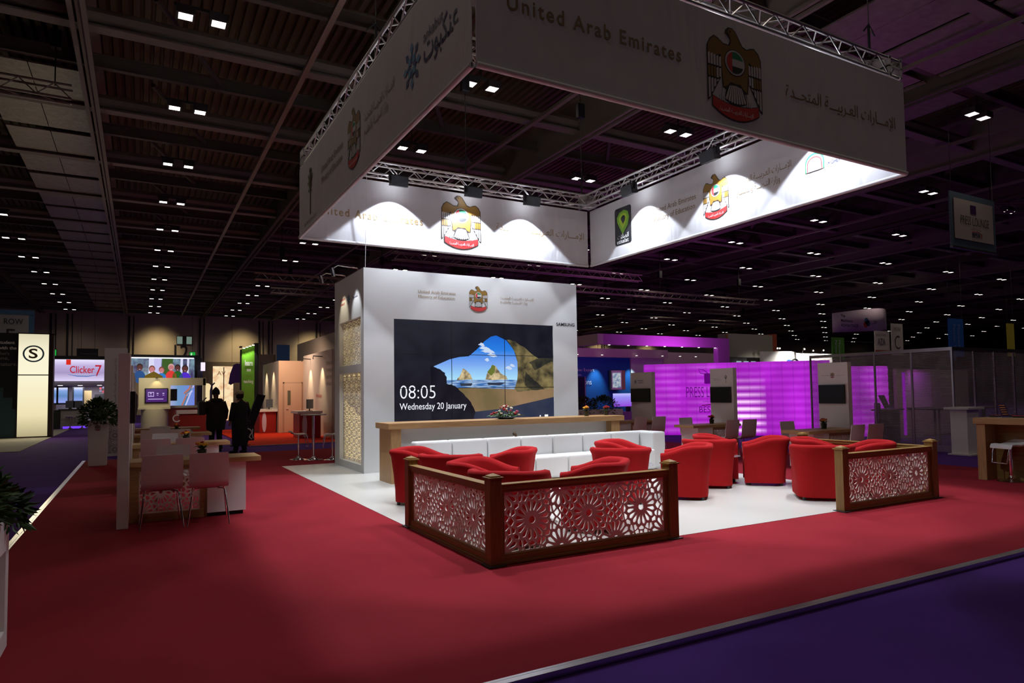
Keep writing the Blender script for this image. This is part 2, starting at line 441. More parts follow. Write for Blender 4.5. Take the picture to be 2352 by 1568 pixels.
struct('wall_right', B().box(122, -8, 0, 122.4, 70, 11.5), dark_grey)
# roof deck, corrugated along Y
d = B()
for k in range(560):
    x0 = -24+k*.25
    d.add([(x0, -8, 11.3), (x0+.13, -8, 11.3), (x0+.13, 70.3, 11.3), (x0, 70.3, 11.3), (x0+.15, -8, 11.42), (x0+.23, -8, 11.42), (x0+.23, 70.3, 11.42), (x0+.15, 70.3, 11.42), (x0+.25, -8, 11.3), (x0+.25, 70.3, 11.3)], [(0, 3, 2, 1), (1, 2, 7, 4), (4, 7, 6, 5), (5, 6, 9, 8)])
d.box(-30, -8, 11.45, 122, 70.3, 11.6)
struct('ceiling', d, mat('roof_deck', (.19, .15, .075, 1), .8))
for k in range(-3, 16):                       # long girders running away from the camera
    gx = -1.15+6.3*k
    struct('ceiling_girder', B().box(gx-.16, -8, 9.0, gx-.07, 70, 9.07).box(gx+.07, -8, 9.0, gx+.16, 70, 9.07).box(gx-.03, -8, 9.07, gx+.03, 70, 10.3).box(gx-.2, -8, 10.3, gx+.2, 70, 10.4), ceil_m if k % 2 else ceil_l)
k = 0; y = -2.3
while y < 70:
    big = k % 2 == 0
    b = B()
    if big: b.tube([(-30, y, 9.62), (122, y, 9.62)], .17, 8).box(-30, y-.16, 9.32, 122, y+.16, 9.36).box(-30, y-.02, 9.36, 122, y+.02, 9.5)
    else: b.box(-30, y-.08, 9.5, 122, y+.08, 9.53).box(-30, y-.012, 9.53, 122, y+.012, 9.8).box(-30, y-.08, 9.8, 122, y+.08, 9.83)
    struct('ceiling_beam', b, ceil_l if big else ceil_m)
    y += 2.32; k += 1
for k in range(0, 15):                        # cable trays between the girders, zig-zag bracing above
    gx = 3.32+6.3*k
    struct('ceiling_tray', B().box(gx-.06, -8, 9.1, gx+.06, 70, 9.13).box(gx-.06, -8, 9.13, gx-.05, 70, 9.19).box(gx+.05, -8, 9.13, gx+.06, 70, 9.19), mat('cable_tray', (.30, .25, .20, 1), .5, .3))
    if k < 9:
        b = B(); yy = 2.34
        for q in range(14):
            b.tube([(gx-3.1, yy, 10.3), (gx-1.6, yy+2.3, 9.7)], .07, 6).tube([(gx+3.1, yy+2.3, 10.3), (gx+.9, yy, 9.6)], .07, 6); yy += 4.64
        struct('ceiling_brace', b, ceil_m)
for k, (px_, q0, q1) in enumerate([(-3.45, 9, 31), (13.0, 2, 6), (15.3, 2, 6), (17.6, 2, 7)]):   # crinkled foil insulation boards between the beams
    b = B(); wd = 2.15
    for q in range(q0, q1):
        yy = -2.3+2.32*q
        b.box(px_, yy+.18, 9.40, px_+wd*.49, yy+2.14, 9.44).box(px_+wd*.5, yy+.18, 9.40, px_+wd, yy+2.14, 9.44)
    struct('ceiling_insulation', b, mat('foil_insulation', (.30, .26, .21, 1), .5, .2, noise=.4, nscale=5, bump=1, bscale=9))
# back wall: dark drain pipes, darker brown band, number twelve
for px_ in (-6.8, -5.6, -.9, 4.95, 10.3, 11.2, 15.9, 31, 34.5, 49, 52.5):
    struct('trim_4', B().tube([(px_, 69.85, 0), (px_, 69.85, 9)], .09, 6).tube([(px_+.35, 69.85, 4.6), (px_+.35, 69.85, 9)], .05, 6), dark_grey)
struct('wall_band', B().box(4.7, 69.8, 0, 16, 69.99, 4.9), mat('wall_band_brown', (.30, .23, .16, 1), .8))
n12 = text('12', black_ink, '-y', (2.78, 69.9, 5.05), width=1.15, height=1.45, name='wall_number')
tag(n12, 'large black number 12 painted on the cream back wall', 'wall number')
for px_ in (1.4, 8.6, 15.4, 24, 31, 45, 52, 60):
    lamp('SPOT', (px_, 66.6, 8.9), 620, (1, .80, .45), (px_, 70, 5.2), size=.5, cone=66, blend=1)
o = thing('wall_screen', 'small greenish lit window screen high on the cream back wall', 'screen', (3.0, 69.85, 6.55))
obj('frame', B().box(-.05, 0, -.05, 1.3, .1, .75), dark_grey, o)
obj('display', B().box(0, -.02, 0, .45, 0, .7).box(.8, -.02, 0, 1.25, 0, .7), mat('dim_screen', (0, 0, 0, 1), emit=(.3, .42, .35, 1), es=.5), o)

# ------------------------------------------------------------------ twin high-bay lamps
def make_bay():
    r = thing('ceiling_light', 'twin-lamp high bay light hanging from the dark hall ceiling', 'ceiling light', (0, 0, 9), 0, 'high bay lights in rows under the roof')
    obj('bracket', B().box(-.5, -.03, .18, .5, .03, .24).tube([(0, 0, .2), (0, 0, .75)], .02, 5), dark_grey, r)
    for s in (-1, 1):
        obj('lamp_housing', B().box(s*.3-.17, -.17, .015, s*.3+.17, .17, .16).box(s*.3-.17, -.17, .0, s*.3+.17, -.13, .015).box(s*.3-.17, .13, .0, s*.3+.17, .17, .015).box(s*.3-.17, -.13, 0, s*.3-.13, .13, .015).box(s*.3+.13, -.13, 0, s*.3+.17, .13, .015), dark_grey, r)
        obj('lamp', B().box(s*.3-.125, -.125, .004, s*.3+.125, .125, .014), lamp_m, r)
    return r
bay0 = make_bay(); first = True
for x in HX:
    for y in HY:
        if x > 112: continue
        ang = math.degrees(math.atan2(x, y))-29.2
        if not (-39 < ang < 39) or (x < 4 and y < 8): continue
        dist = math.hypot(x, y); el = 7.5/(dist*math.cos(math.radians(ang)))
        if el > .62: continue
        if first: bay0.location = (x, y, 9); first = False
        else: dup(bay0, (x, y, 9))

# ================================================================== hanging banner square
BX0, BX1, BY0, BY1, BZ0, BZ1 = 2.6, 9.3, 5.3, 12.8, 4.47, 5.8
def banner(axis, label, fixed, a0, a1):
    """one hanging fabric banner with a rolled hem tube; axis: the way it runs"""
    r = thing('hanging_banner', label, 'banner', (0, 0, 0))
    b = B(); t = .006
    if axis == 'x': b.box(a0, fixed-t, BZ0+.02, a1, fixed+t, BZ1)
    else: b.box(fixed-t, a0, BZ0+.02, fixed+t, a1, BZ1)
    obj('fabric', b, banner_w, r)
    h = B().tube([(a0, fixed, BZ0+.03), (a1, fixed, BZ0+.03)] if axis == 'x' else [(fixed, a0, BZ0+.03), (fixed, a1, BZ0+.03)], .03, 10)
    obj('hem_tube', h, banner_w, r, sm=60)
    return r
bf = banner('x', 'front hanging banner with large eagle and United Arab Emirates lettering, facing the camera', BY0, BX0+.03, BX1)
text('United Arab Emirates', brown_ink, '-y', (2.95, BY0-.012, 5.10), width=2.17, height=.155, space=1.25, parent=bf, bold=.014)
emblem('-y', (5.95, BY0-.012, 4.61), .88, 1.08, bf)
text(UAE_AR, brown_ink, '-y', (6.82, BY0-.012, 5.02), width=2.24, height=.225, parent=bf)
bl = banner('y', 'left hanging banner with blue star logo, seen steeply from outside', BX0, BY0+.03, BY1)
X = BX0-.012
text('United Arab Emirates\nMinistry of Education', brown_ink, '-x', (X, 11.03, 4.98), width=1.33, height=.34, parent=bl)
emblem('-x', (X, 9.12, 4.72), .62, .86, bl)
text(UAE_AR+'\n'+MOE_AR, brown_ink, '-x', (X, 8.63, 4.94), width=1.23, height=.36, parent=bl)
st = B()
for i in range(8):
    a = PI*i/4; c, s = math.cos(a), math.sin(a)
    for r0, r1, wd, mi in ((.03, .155, .05, i % 2), (.13, .27, .045, (i+1) % 2)):
        p = [(r0, 0), ((r0+r1)/2, -wd), (r1, 0), ((r0+r1)/2, wd)]
        st.poly([(x*c-y*s, x*s+y*c) for x, y in p], .002*mi, mi)
blue1, blue2 = mat('logo_navy', (.02, .06, .20, 1), .6), mat('logo_sky', (.10, .30, .50, 1), .6)
STAR = st.mesh('star_logo', [blue1, blue2])
link('printed_star_logo', STAR, bl, (X, 6.82, 5.15), ROT['-x'])
text(arabic('عنكبوت'), navy_ink, '-x', (X, 6.47, 4.93), width=.88, height=.36, parent=bl, bold=.012)
text('ankabut', navy_ink, '-x', (X, 6.47, 5.24), width=.52, height=.12, parent=bl)
tr = B().tube([(0, 0, 0), (.01, .3, 0), (.0, .55, 0)], .012, 6)
for i in range(26):
    a = random.uniform(0, 2*PI); rr = random.uniform(.08, .2); cx_, cz_ = rr*math.cos(a), .62+rr*math.sin(a)*1.2
    tr.lathe([(.022, 0), (.030, .001), (.022, .002)], 10, (cx_, cz_, 0)); tr.tube([(0, .4, 0), (cx_, cz_, 0)], .004, 4)
TREE = tr.mesh('printed_tree_logo', mat('tree_ink', (.13, .14, .07, 1), .6))
link('printed_tree_logo', TREE, bl, (X, 11.85, 4.72), ROT['-x'])
text('Abu Dhabi Education Council', brown_ink, '-x', (X, 12.35, 4.60), width=.95, height=.06, parent=bl)
bb = banner('x', 'far hanging banner floodlit on its inner face, with eagle between English and Arabic lettering', BY1, BX0, BX1-.05)
text('United Arab Emirates', gold_ink, '-y', (2.90, BY1-.012, 5.0), width=2.17, height=.16, space=1.25, parent=bb, bold=.014)
emblem('-y', (5.95, BY1-.012, 4.60), .92, 1.14, bb)
text(UAE_AR, gold_ink, '-y', (6.80, BY1-.012, 5.05), width=2.34, height=.225, parent=bb)
br = banner('y', 'right-hand hanging banner floodlit on its inner face, with black and green telecom logo', BX1, BY0, BY1-.05)
X = BX1-.012
def rrect(x0, y0, x1, y1, r, n=5):
    out = []
    for cx_, cy_, a0 in ((x1-r, y0+r, -90), (x1-r, y1-r, 0), (x0+r, y1-r, 90), (x0+r, y0+r, 180)):
        for i in range(n+1):
            a = math.radians(a0+90*i/n); out.append((cx_+r*math.cos(a), cy_+r*math.sin(a)))
    return out
e = B().poly(rrect(0, 0, .57, .83, .06), 0, 0)
def blob(s, ox, oy): return [((-.20*s+ox), .62*s*0+oy+.0), (-.02*s+ox, -.30*s+oy), (.16*s+ox, -.12*s+oy), (.21*s+ox, .05*s+oy), (.17*s+ox, .18*s+oy), (.04*s+ox, .24*s+oy), (-.12*s+ox, .2*s+oy), (-.21*s+ox, .1*s+oy)]
e.poly(blob(1, .29, .52), .003, 1); e.poly(blob(.66, .29, .54), .005, 2); e.poly(blob(.36, .30, .555), .007, 0)
link('printed_logo_panel', e.mesh('printed_logo_panel', [black_ink, mat('logo_green', (.18, .42, .02, 1), .5), mat('logo_lime', (.42, .62, .03, 1), .5)]), br, (X, 11.80, 4.77), ROT['-x'])
text(arabic('اتصالات'), white_ink, '-x', (X-.01, 11.70, 4.90), width=.38, height=.11, parent=br)
text('etisalat', white_ink, '-x', (X-.01, 11.72, 4.80), width=.40, height=.09, parent=br)
text('United Arab Emirates\nMinistry of Education', brown_ink, '-x', (X, 10.5, 4.99), width=1.2, height=.32, parent=br)
emblem('-x', (X, 8.80, 4.70), .62, .84, br)
text(UAE_AR+'\n'+MOE_AR, brown_ink, '-x', (X, 8.30, 4.93), width=1.15, height=.36, parent=br)
dm = B()
for s, mi, z in ((1, 0, 0), (.88, 1, .003), (.80, 2, .005), (.70, 1, .007)):
    arcp = [(-.17*s, 0), (.17*s, 0)]+[(.17*s*math.cos(PI*i/10), .14*s+.15*s*math.sin(PI*i/10)) for i in range(11)]
    dm.poly(arcp, z, mi)
link('printed_dome_logo', dm.mesh('printed_dome_logo', [mat('emblem_green'), white_ink, mat('emblem_red')]), br, (X, 6.72, 4.97), ROT['-x'])
text('HIGHER COLLEGES OF TECHNOLOGY', navy_ink, '-x', (X, 6.50, 4.99), width=1.1, height=.065, parent=br, bold=.01)

# truss square on top of the banners
def truss_mesh(L, s=.24, r=.024, step=.5, name='truss_side'):
    b = B(); c = [(-s/2, -s/2), (s/2, -s/2), (s/2, s/2), (-s/2, s/2)]
    for a, z in c: b.tube([(0, a, z), (L, a, z)], r, 8)
    n = max(1, round(L/step)); st_ = L/n
    for q in range(4):
        (a0, z0), (a1, z1) = c[q], c[(q+1) % 4]
        for i in range(n):
            x0, x1 = i*st_, (i+.5)*st_
            b.tube([(x0, a0, z0), (x1, a1, z1)], r*.45, 5, caps=False).tube([(x1, a1, z1), (x0+st_, a0, z0)], r*.45, 5, caps=False)
    return smooth(b.mesh(name, truss_m), 50)
tz = 5.98
rig = thing('truss_frame', 'square of aluminium box truss carrying the four stand banners', 'truss', (0, 0, 0))
for nm, at, rz, L in (('f', (BX0, BY0+.15, tz), 0, BX1-BX0), ('b', (BX0, BY1-.15, tz), 0, BX1-BX0), ('l', (BX0+.15, BY0, tz), PI/2, BY1-BY0), ('r', (BX1-.15, BY0, tz), PI/2, BY1-BY0)):
    link('truss_side', truss_mesh(L), rig, at, (0, 0, rz))
for cx_, cy_ in ((BX0+.15, BY0+.15), (BX1-.15, BY0+.15), (BX0+.15, BY1-.15), (BX1-.15, BY1-.15)):
    obj('corner_block', B().box(cx_-.15, cy_-.15, tz-.15, cx_-.11, cy_+.15, tz+.15).box(cx_+.11, cy_-.15, tz-.15, cx_+.15, cy_+.15, tz+.15).box(cx_-.15, cy_-.15, tz-.01, cx_+.15, cy_+.15, tz+.01), truss_m, rig)
for i, (hx, hy, lab) in enumerate([(BX0+.15, 8.6, 'left truss'), (6, BY1-.15, 'far truss'), (BX1-.15, 8.6, 'right truss'), (6.02, BY0+.15, 'front truss'), (BX1-.3, BY1-.15, 'far right corner of the truss'), (BX1-.5, BY0+.15, 'near right corner of the truss')]):
    h = thing('chain_hoist', f'black chain hoist hanging over the {lab}', 'hoist', (hx, hy, 6.46))
    obj('hook', B().tube([(0, 0, -.33), (0, 0, .1)], .02, 6).tube([(-.13, 0, -.02), (0, 0, .12), (.13, 0, -.02)], .012, 6), black, h)
    obj('motor_body', B().box(-.09, -.07, 1.5, .09, .07, 1.85), black, h, bevel=.02)
    obj('chain', B().tube([(0, 0, .1), (0, 0, 3.3)], .008, 5), dark_grey, h)
# floodlights on the truss (real lamps): three to a side
fl_mesh_h = B().prism([(-.07, -.09), (.09, -.13), (.13, .06), (-.02, .11)], -.17, .17, 'x')
FH = fl_mesh_h.mesh('lamp_housing', black)
FG = B().add([(-.15, -.078, -.085), (.15, -.078, -.085), (.15, -.030, .10), (-.15, -.030, .10), (-.15, -.07, -.085), (.15, -.07, -.085), (.15, -.022, .10), (-.15, -.022, .10)], [(0, 1, 2, 3), (7, 6, 5, 4), (0, 4, 5, 1), (1, 5, 6, 2), (2, 6, 7, 3), (3, 7, 4, 0)]).mesh('lamp_glass', mat('flood_glass', (1, 1, 1, 1), emit=(.9, .93, 1, 1), es=6))
FA = B().tube([(0, 0, .08), (0, -.02, .2)], .015, 6).box(-.19, -.03, -.02, -.175, .03, .12).box(.175, -.03, -.02, .19, .03, .12).box(-.19, -.02, .1, .19, .02, .12).mesh('yoke', black)
sides = [('far', [(x, BY1-.42, 5.72, PI) for x in (4.40, 6.03, 7.45)]), ('right-hand', [(BX1-.42, y, 5.72, PI/2) for y in (10.75, 8.5, 6.5)]),
         ('front', [(x, BY0+.42, 5.72, 0) for x in (4.2, 6.0, 7.8)]), ('left-hand', [(BX0+.42, y, 5.72, -PI/2) for y in (10.75, 8.9, 7.0)])]
place_names = {'far': ('leftmost', 'middle', 'rightmost'), 'right-hand': ('farthest', 'middle', 'nearest'), 'front': ('leftmost', 'middle', 'rightmost'), 'left-hand': ('farthest', 'middle', 'nearest')}
for sname, lst in sides:
    for i, (fx, fy, fz, rz) in enumerate(lst):
        f = thing('floodlight', f'black wedge floodlight under the {sname} truss, {place_names[sname][i]} of its three', 'floodlight', (fx, fy, fz), rz, 'floodlights on the banner truss')
        link('lamp_housing', FH, f); link('yoke', FA, f); link('lamp_glass', FG, f)
        tx, ty = {'far': (0, .24), 'right-hand': (.24, 0), 'front': (0, -.24), 'left-hand': (-.24, 0)}[sname]
        lamp('SPOT', (fx, fy, fz-.16), FLOOD_W, (.80, .87, 1), (fx+tx, fy+ty, fz-1), size=.04, cone=102, blend=.10, name='flood_beam')
        lamp('SPOT', (fx, fy, fz-.17), DOWN_W, (.93, .95, 1), (fx-tx, fy-ty, fz-1.17), size=.05, cone=70, blend=.15, name='flood_beam_down')
wr = obj('hanging_wire', B().tube([(3.84, 12.735, 4.03), (3.84, 12.62, 5.84)], .006, 5), white_ink)
tag(wr, 'thin white wire rising from the corner of the screen wall to the truss', 'wire')

# ================================================================== screen wall
WY = 12.72
sw = thing('screen_wall', 'tall white exhibition wall block holding the video screens and latticed side windows', 'wall block', (0, 0, 0))
b = B()
# front leaf with opening for the screens, side leaf with two windows, back and right leaves, top
b.box(3.8, WY, 0, 4.415, WY+.12, 4.02).box(8.185, WY, 0, 8.84, WY+.12, 4.02).box(4.415, WY, 3.035, 8.185, WY+.12, 4.02).box(4.415, WY, 0, 8.185, WY+.12, .945)
b.box(3.8, WY+.12, 0, 3.96, 12.92, 4.02).box(3.8, 14.53, 0, 3.96, 14.93, 4.02).box(3.8, 12.92, 0, 3.96, 14.53, .15).box(3.8, 12.92, 1.98, 3.96, 14.53, 2.14).box(3.8, 12.92, 3.08, 3.96, 14.53, 4.02)
b.box(3.96, 14.83, 0, 8.84, 14.93, 4.02).box(8.74, WY+.12, 0, 8.84, 14.83, 4.02)
obj('panelling', b, white_wall, sw)
for z0, z1 in ((.15, 1.98), (2.14, 3.08)):
    me = fretwork(1.61, z1-z0, a=.36, R=.105, bar=.014, depth=.012, name='lattice_window', m=lattice_w, margin=.01, k=.5)
    link('lattice_window', me, sw, (3.895, 14.53, z0), ROT['-x'])
    obj('light_panel', B().box(3.93, 12.92, z0, 3.955, 14.53, z1), glow_warm, sw)
for z0 in (.10,):
    pass
g = []
text('United Arab Emirates\nMinistry of Education', gold_ink, '-y', (4.93, WY-.004, 3.47), width=.84, height=.18, parent=sw)
emblem('-y', (6.30, WY-.004, 3.27), .43, .54, sw, scroll=False)
text(UAE_AR+'\n'+MOE_AR, gold_ink, '-y', (6.83, WY-.004, 3.46), width=.85, height=.17, parent=sw)
text('SAMSUNG', black_ink, '-y', (8.27, WY-.004, 3.035), width=.50, height=.075, parent=sw, bold=.02)
link('printed_star_logo', STAR, sw, (3.796, 13.78, 3.52), ROT['-x'], (.45, .45, .45))
text(arabic('عنكبوت'), navy_ink, '-x', (3.796, 13.62, 3.47), width=.5, height=.13, parent=sw)
text('edutech\ncouncil', mat('emblem_red'), '-x', (3.796, 14.48, 3.45), width=.42, height=.16, parent=sw)
for i, (yy, col, pw) in enumerate([(13.2, (.95, .97, 1), 26), (14.15, (1, .85, .6), 24)]):
    a = thing('arm_spotlight', f'small grey arm spotlight on top of the screen wall, {"nearer, white beam" if i == 0 else "farther, warm beam"}', 'spotlight', (3.8, yy, 4.02))
    obj('arm', B().tube([(.05, 0, -.02), (.02, 0, .06), (-.38, 0, .09), (-.52, 0, 0)], .014, 6), steel, a, sm=60)
    obj('lamp_head', B().tube([(-.50, 0, .03), (-.46, 0, -.14)], .04, 12), steel, a, sm=50)
    lamp('SPOT', (3.8-.45, yy, 3.86), pw, col, (3.82, yy, 3.2), size=.03, cone=60, blend=.7)

# video wall, 3 x 3
vw = thing('video_wall', 'nine-panel video wall showing a sunlit beach through a dark cave arch', 'screen', (0, 0, 0))
b = B(); VX0, VX1, VZ0, VZ1 = 4.415, 8.185, .945, 3.035
obj('screen_back', B().box(VX0, WY+.02, VZ0, VX1, WY+.08, VZ1), black, vw)
def emi(name, c, s=1.0):
    return mat(name, (0, 0, 0, 1), .3, emit=c, es=s)
def emi_noise(name, c1, c2, scale, lo=.35, hi=.65, axis=None, det=5, s=1.0):
    m = mat(name, (0, 0, 0, 1), .3, emit=c1, es=s); nt = m.node_tree; bs = nt.nodes['Principled BSDF']
    tc = nt.nodes.new('ShaderNodeTexCoord'); mp = nt.nodes.new('ShaderNodeMapping')
    if axis: mp.inputs['Scale'].default_value = axis
    n = nt.nodes.new('ShaderNodeTexNoise'); n.inputs['Scale'].default_value = scale; n.inputs['Detail'].default_value = det
    r = nt.nodes.new('ShaderNodeValToRGB'); e0, e1 = r.color_ramp.elements; e0.position, e1.position = lo, hi; e0.color, e1.color = c1, c2
    nt.links.new(tc.outputs['Object'], mp.inputs[0]); nt.links.new(mp.outputs[0], n.inputs['Vector']); nt.links.new(n.outputs['Fac'], r.inputs[0]); nt.links.new(r.outputs[0], bs.inputs['Emission Color'])
    return m
def emi_grad(name, stops, axis='z'):
    m = mat(name, (0, 0, 0, 1), .3, emit=stops[0][1], es=1); nt = m.node_tree; bs = nt.nodes['Principled BSDF']
    tc = nt.nodes.new('ShaderNodeTexCoord'); sx = nt.nodes.new('ShaderNodeSeparateXYZ'); mr = nt.nodes.new('ShaderNodeMapRange')
    mr.inputs[1].default_value = stops[0][0]; mr.inputs[2].default_value = stops[-1][0]
    r = nt.nodes.new('ShaderNodeValToRGB'); lo, hi = stops[0][0], stops[-1][0]
    while len(r.color_ramp.elements) < len(stops): r.color_ramp.elements.new(.5)
    for e_, (p, c) in zip(r.color_ramp.elements, stops): e_.position = (p-lo)/(hi-lo); e_.color = c
    nt.links.new(tc.outputs['Object'], sx.inputs[0]); nt.links.new(sx.outputs[{'x': 0, 'y': 1, 'z': 2}[axis]], mr.inputs[0]); nt.links.new(mr.outputs[0], r.inputs[0]); nt.links.new(r.outputs[0], bs.inputs['Emission Color'])
    return m
pic = B()
def P2(pts, z, mi):
    from mathutils.geometry import tessellate_polygon
    tri = tessellate_polygon([[Vector((x, y, 0)) for x, y in pts]])
    pic.add([(x, WY+.02-z, y) for x, y in pts], [tuple(t) for t in tri], mi)
random.seed(3)
def rough(pts, n=5, amp=.012):
    out = []
    for i in range(len(pts)):
        a, b_ = pts[i], pts[(i+1) % len(pts)]
        for k in range(n):
            t = k/n; out.append((a[0]+(b_[0]-a[0])*t+random.uniform(-amp, amp), a[1]+(b_[1]-a[1])*t+random.uniform(-amp, amp)))
    return out
P2([(VX0, VZ0), (VX1, VZ0), (VX1, VZ1), (VX0, VZ1)], .0005, 0)                      # dark rock
P2([(5.27, 2.09), (5.63, 2.24), (5.85, 2.29), (6.07, 2.31), (6.25, 2.45), (6.45, 2.64), (6.6, 2.74), (6.73, 2.77), (6.98, 2.67), (7.16, 2.47), (7.25, 2.21), (7.3, 1.81), (5.45, 1.81)], .001, 1)   # sky
P2([(5.45, 1.81), (7.3, 1.81), (7.3, 1.60), (5.45, 1.66)], .001, 2)                 # sea
P2([(5.5, 1.68), (7.3, 1.60), (8.185, 1.66), (8.185, 1.24), (7.2, 1.15), (6.15, 1.08), (5.6, 1.4)], .0008, 3)   # sand
P2([(6.0, 1.12), (6.9, 1.19), (8.185, 1.42), (8.185, VZ0), (6.0, VZ0)], .0015, 4)   # wet dark sand
P2(rough([(7.0, 2.68), (7.16, 2.47), (7.25, 2.21), (7.25, 1.86), (7.17, 1.60), (7.25, 1.55), (7.6, 1.57), (8.185, 1.62), (8.185, 2.22), (7.8, 2.28), (7.45, 2.5), (7.2, 2.66)], 4), .002, 5)   # lit rock
P2(rough([(7.45, 2.0), (7.6, 1.85), (7.95, 1.6), (7.62, 1.58), (7.42, 1.7)], 3), .0025, 6)
P2(rough([(7.55, 2.2), (7.7, 2.02), (8.185, 2.25), (8.185, 2.3), (7.8, 2.3)], 3), .0025, 6)
P2(rough([(5.78, 1.81), (5.86, 1.9), (5.93, 2.05), (6.0, 2.02), (6.1, 1.93), (6.15, 1.81)], 3, .008), .003, 7)
P2(rough([(6.45, 1.81), (6.5, 1.95), (6.62, 2.13), (6.72, 2.1), (6.82, 1.95), (6.97, 1.88), (7.0, 1.81)], 3, .008), .003, 7)
P2(rough([(6.5, 1.97), (6.58, 2.06), (6.62, 2.13), (6.7, 2.11), (6.68, 1.97), (6.6, 1.9)], 3, .006), .0035, 8)
P2([(5.85, 1.74), (6.15, 1.74), (6.12, 1.68), (5.88, 1.68)], .003, 9); P2([(6.5, 1.75), (6.95, 1.75), (6.8, 1.69), (6.52, 1.7)], .003, 9)
for cx_, cz_, wd in ((6.45, 2.48, .14), (6.52, 2.42, .17), (6.62, 2.34, .12), (6.38, 2.56, .08), (6.5, 2.24, .06), (7.12, 2.12, .07), (7.03, 2.07, .09)):
    P2(rough([(cx_-wd, cz_), (cx_-.3*wd, cz_+.25*wd+.02), (cx_+wd*.6, cz_+.02), (cx_+wd, cz_-.03), (cx_, cz_-.035)], 3, .012), .0028, 10)
P2(rough([(5.2, 2.12), (5.35, 2.05), (5.5, 1.98), (5.55, 1.86), (5.56, 1.74), (5.74, 1.68), (5.95, 1.5), (6.12, 1.33), (6.2, 1.14), (6.18, VZ0), (5.2, VZ0)], 4, .012), .004, 11)
night = rgb(16, 17, 28)
obj('picture', pic, [emi_noise('screen_cave', rgb(17, 18, 30), rgb(30, 31, 42), 2.2), emi_grad('screen_sky', [(1.8, rgb(170, 225, 250)), (2.15, rgb(120, 165, 240)), (2.45, rgb(40, 125, 225)), (2.8, rgb(20, 95, 205))]),
    emi_noise('screen_sea', rgb(60, 110, 175), rgb(190, 215, 240), 4, .4, .7, (1, 1, 9)), emi_noise('screen_sand', rgb(150, 120, 90), rgb(112, 98, 66), 1.2), emi_noise('screen_wet_sand', rgb(40, 48, 72), rgb(55, 60, 78), 2),
    emi_noise('screen_lit_rock', rgb(52, 48, 38), rgb(140, 125, 82), 6, .3, .72), emi_noise('screen_rock_shade', rgb(38, 38, 36), rgb(70, 66, 50), 6), emi_noise('screen_stack', rgb(110, 95, 70), rgb(215, 195, 150), 9), emi('screen_moss', rgb(105, 115, 50)),
    emi('screen_reflection', rgb(45, 55, 75)), emi('screen_cloud', rgb(200, 215, 240)), emi_noise('screen_cave_near', rgb(14, 14, 26), rgb(27, 27, 40), 3)], vw)
b = B()
for i in (1, 2):
    xx = VX0+(VX1-VX0)*i/3; zz = VZ0+(VZ1-VZ0)*i/3
    b.box(xx-.006, WY+.008, VZ0, xx+.006, WY+.014, VZ1); b.box(VX0, WY+.008, zz-.006, VX1, WY+.014, zz+.006)
obj('panel_seams', b, black, vw)
glow_txt = emi('screen_lettering', (.92, .94, 1, 1), 1.0)
text('08:05', glow_txt, '-y', (4.54, WY+.010, 1.435), width=.76, height=.265, parent=vw, name='clock_digits', bold=-.012)
text('Wednesday 20 January', glow_txt, '-y', (4.53, WY+.010, 1.17), width=1.47, height=.175, parent=vw, name='date_lettering')
obj('status_icons', B().box(7.93, WY+.009, .975, 8.02, WY+.011, 1.03).box(7.80, WY+.009, .985, 7.83, WY+.011, 1.02), glow_txt, vw)

# ================================================================== counter and sofa
ct = thing('reception_counter', 'long oak and white bar counter in front of the video wall', 'counter', (0, 0, 0))
obj('worktop', B().box(3.68, 10.9, .93, 8.72, 11.62, 1.03), oak, ct, bevel=.004)
obj('end_panel', B().box(3.74, 10.95, 0.004, 3.92, 11.58, .93), oak_z, ct, bevel=.003)
obj('end_panel', B().box(8.42, 10.95, 0.004, 8.64, 11.58, .93), oak_z, ct, bevel=.003)
obj('front_panel', B().box(3.92, 11.12, 0.004, 8.42, 11.2, .93), white, ct)
def rbox(x0, y0, z0, x1, y1, z1): return B().box(x0, y0, z0, x1, y1, z1)
sf = thing('sofa', 'long white leather sectional sofa along the counter with a corner end', 'sofa', (0, 0, 0))
SX = [3.92+.664*k for k in range(8)]
for k in range(7):
    x0, x1 = SX[k]+.006, SX[k+1]-.006
    if k < 6:
        obj('back_cushion', rbox(x0, 10.28, .36, x1, 10.52, .74), leather, sf, bevel=.03)
    obj('seat_cushion', rbox(x0, 9.78, .05, x1, 10.27 if k < 6 else 10.28, .42), leather, sf, bevel=.03)
obj('back_cushion', rbox(SX[6]+.006, 10.28, .36, 8.86, 10.52, .74), leather, sf, bevel=.03)
obj('side_cushion', rbox(8.58, 9.86, .05, 8.88, 10.275, .74), leather, sf, bevel=.03)
obj('plinth', rbox(3.98, 9.84, .004, 8.54, 10.48, .05), black, sf)

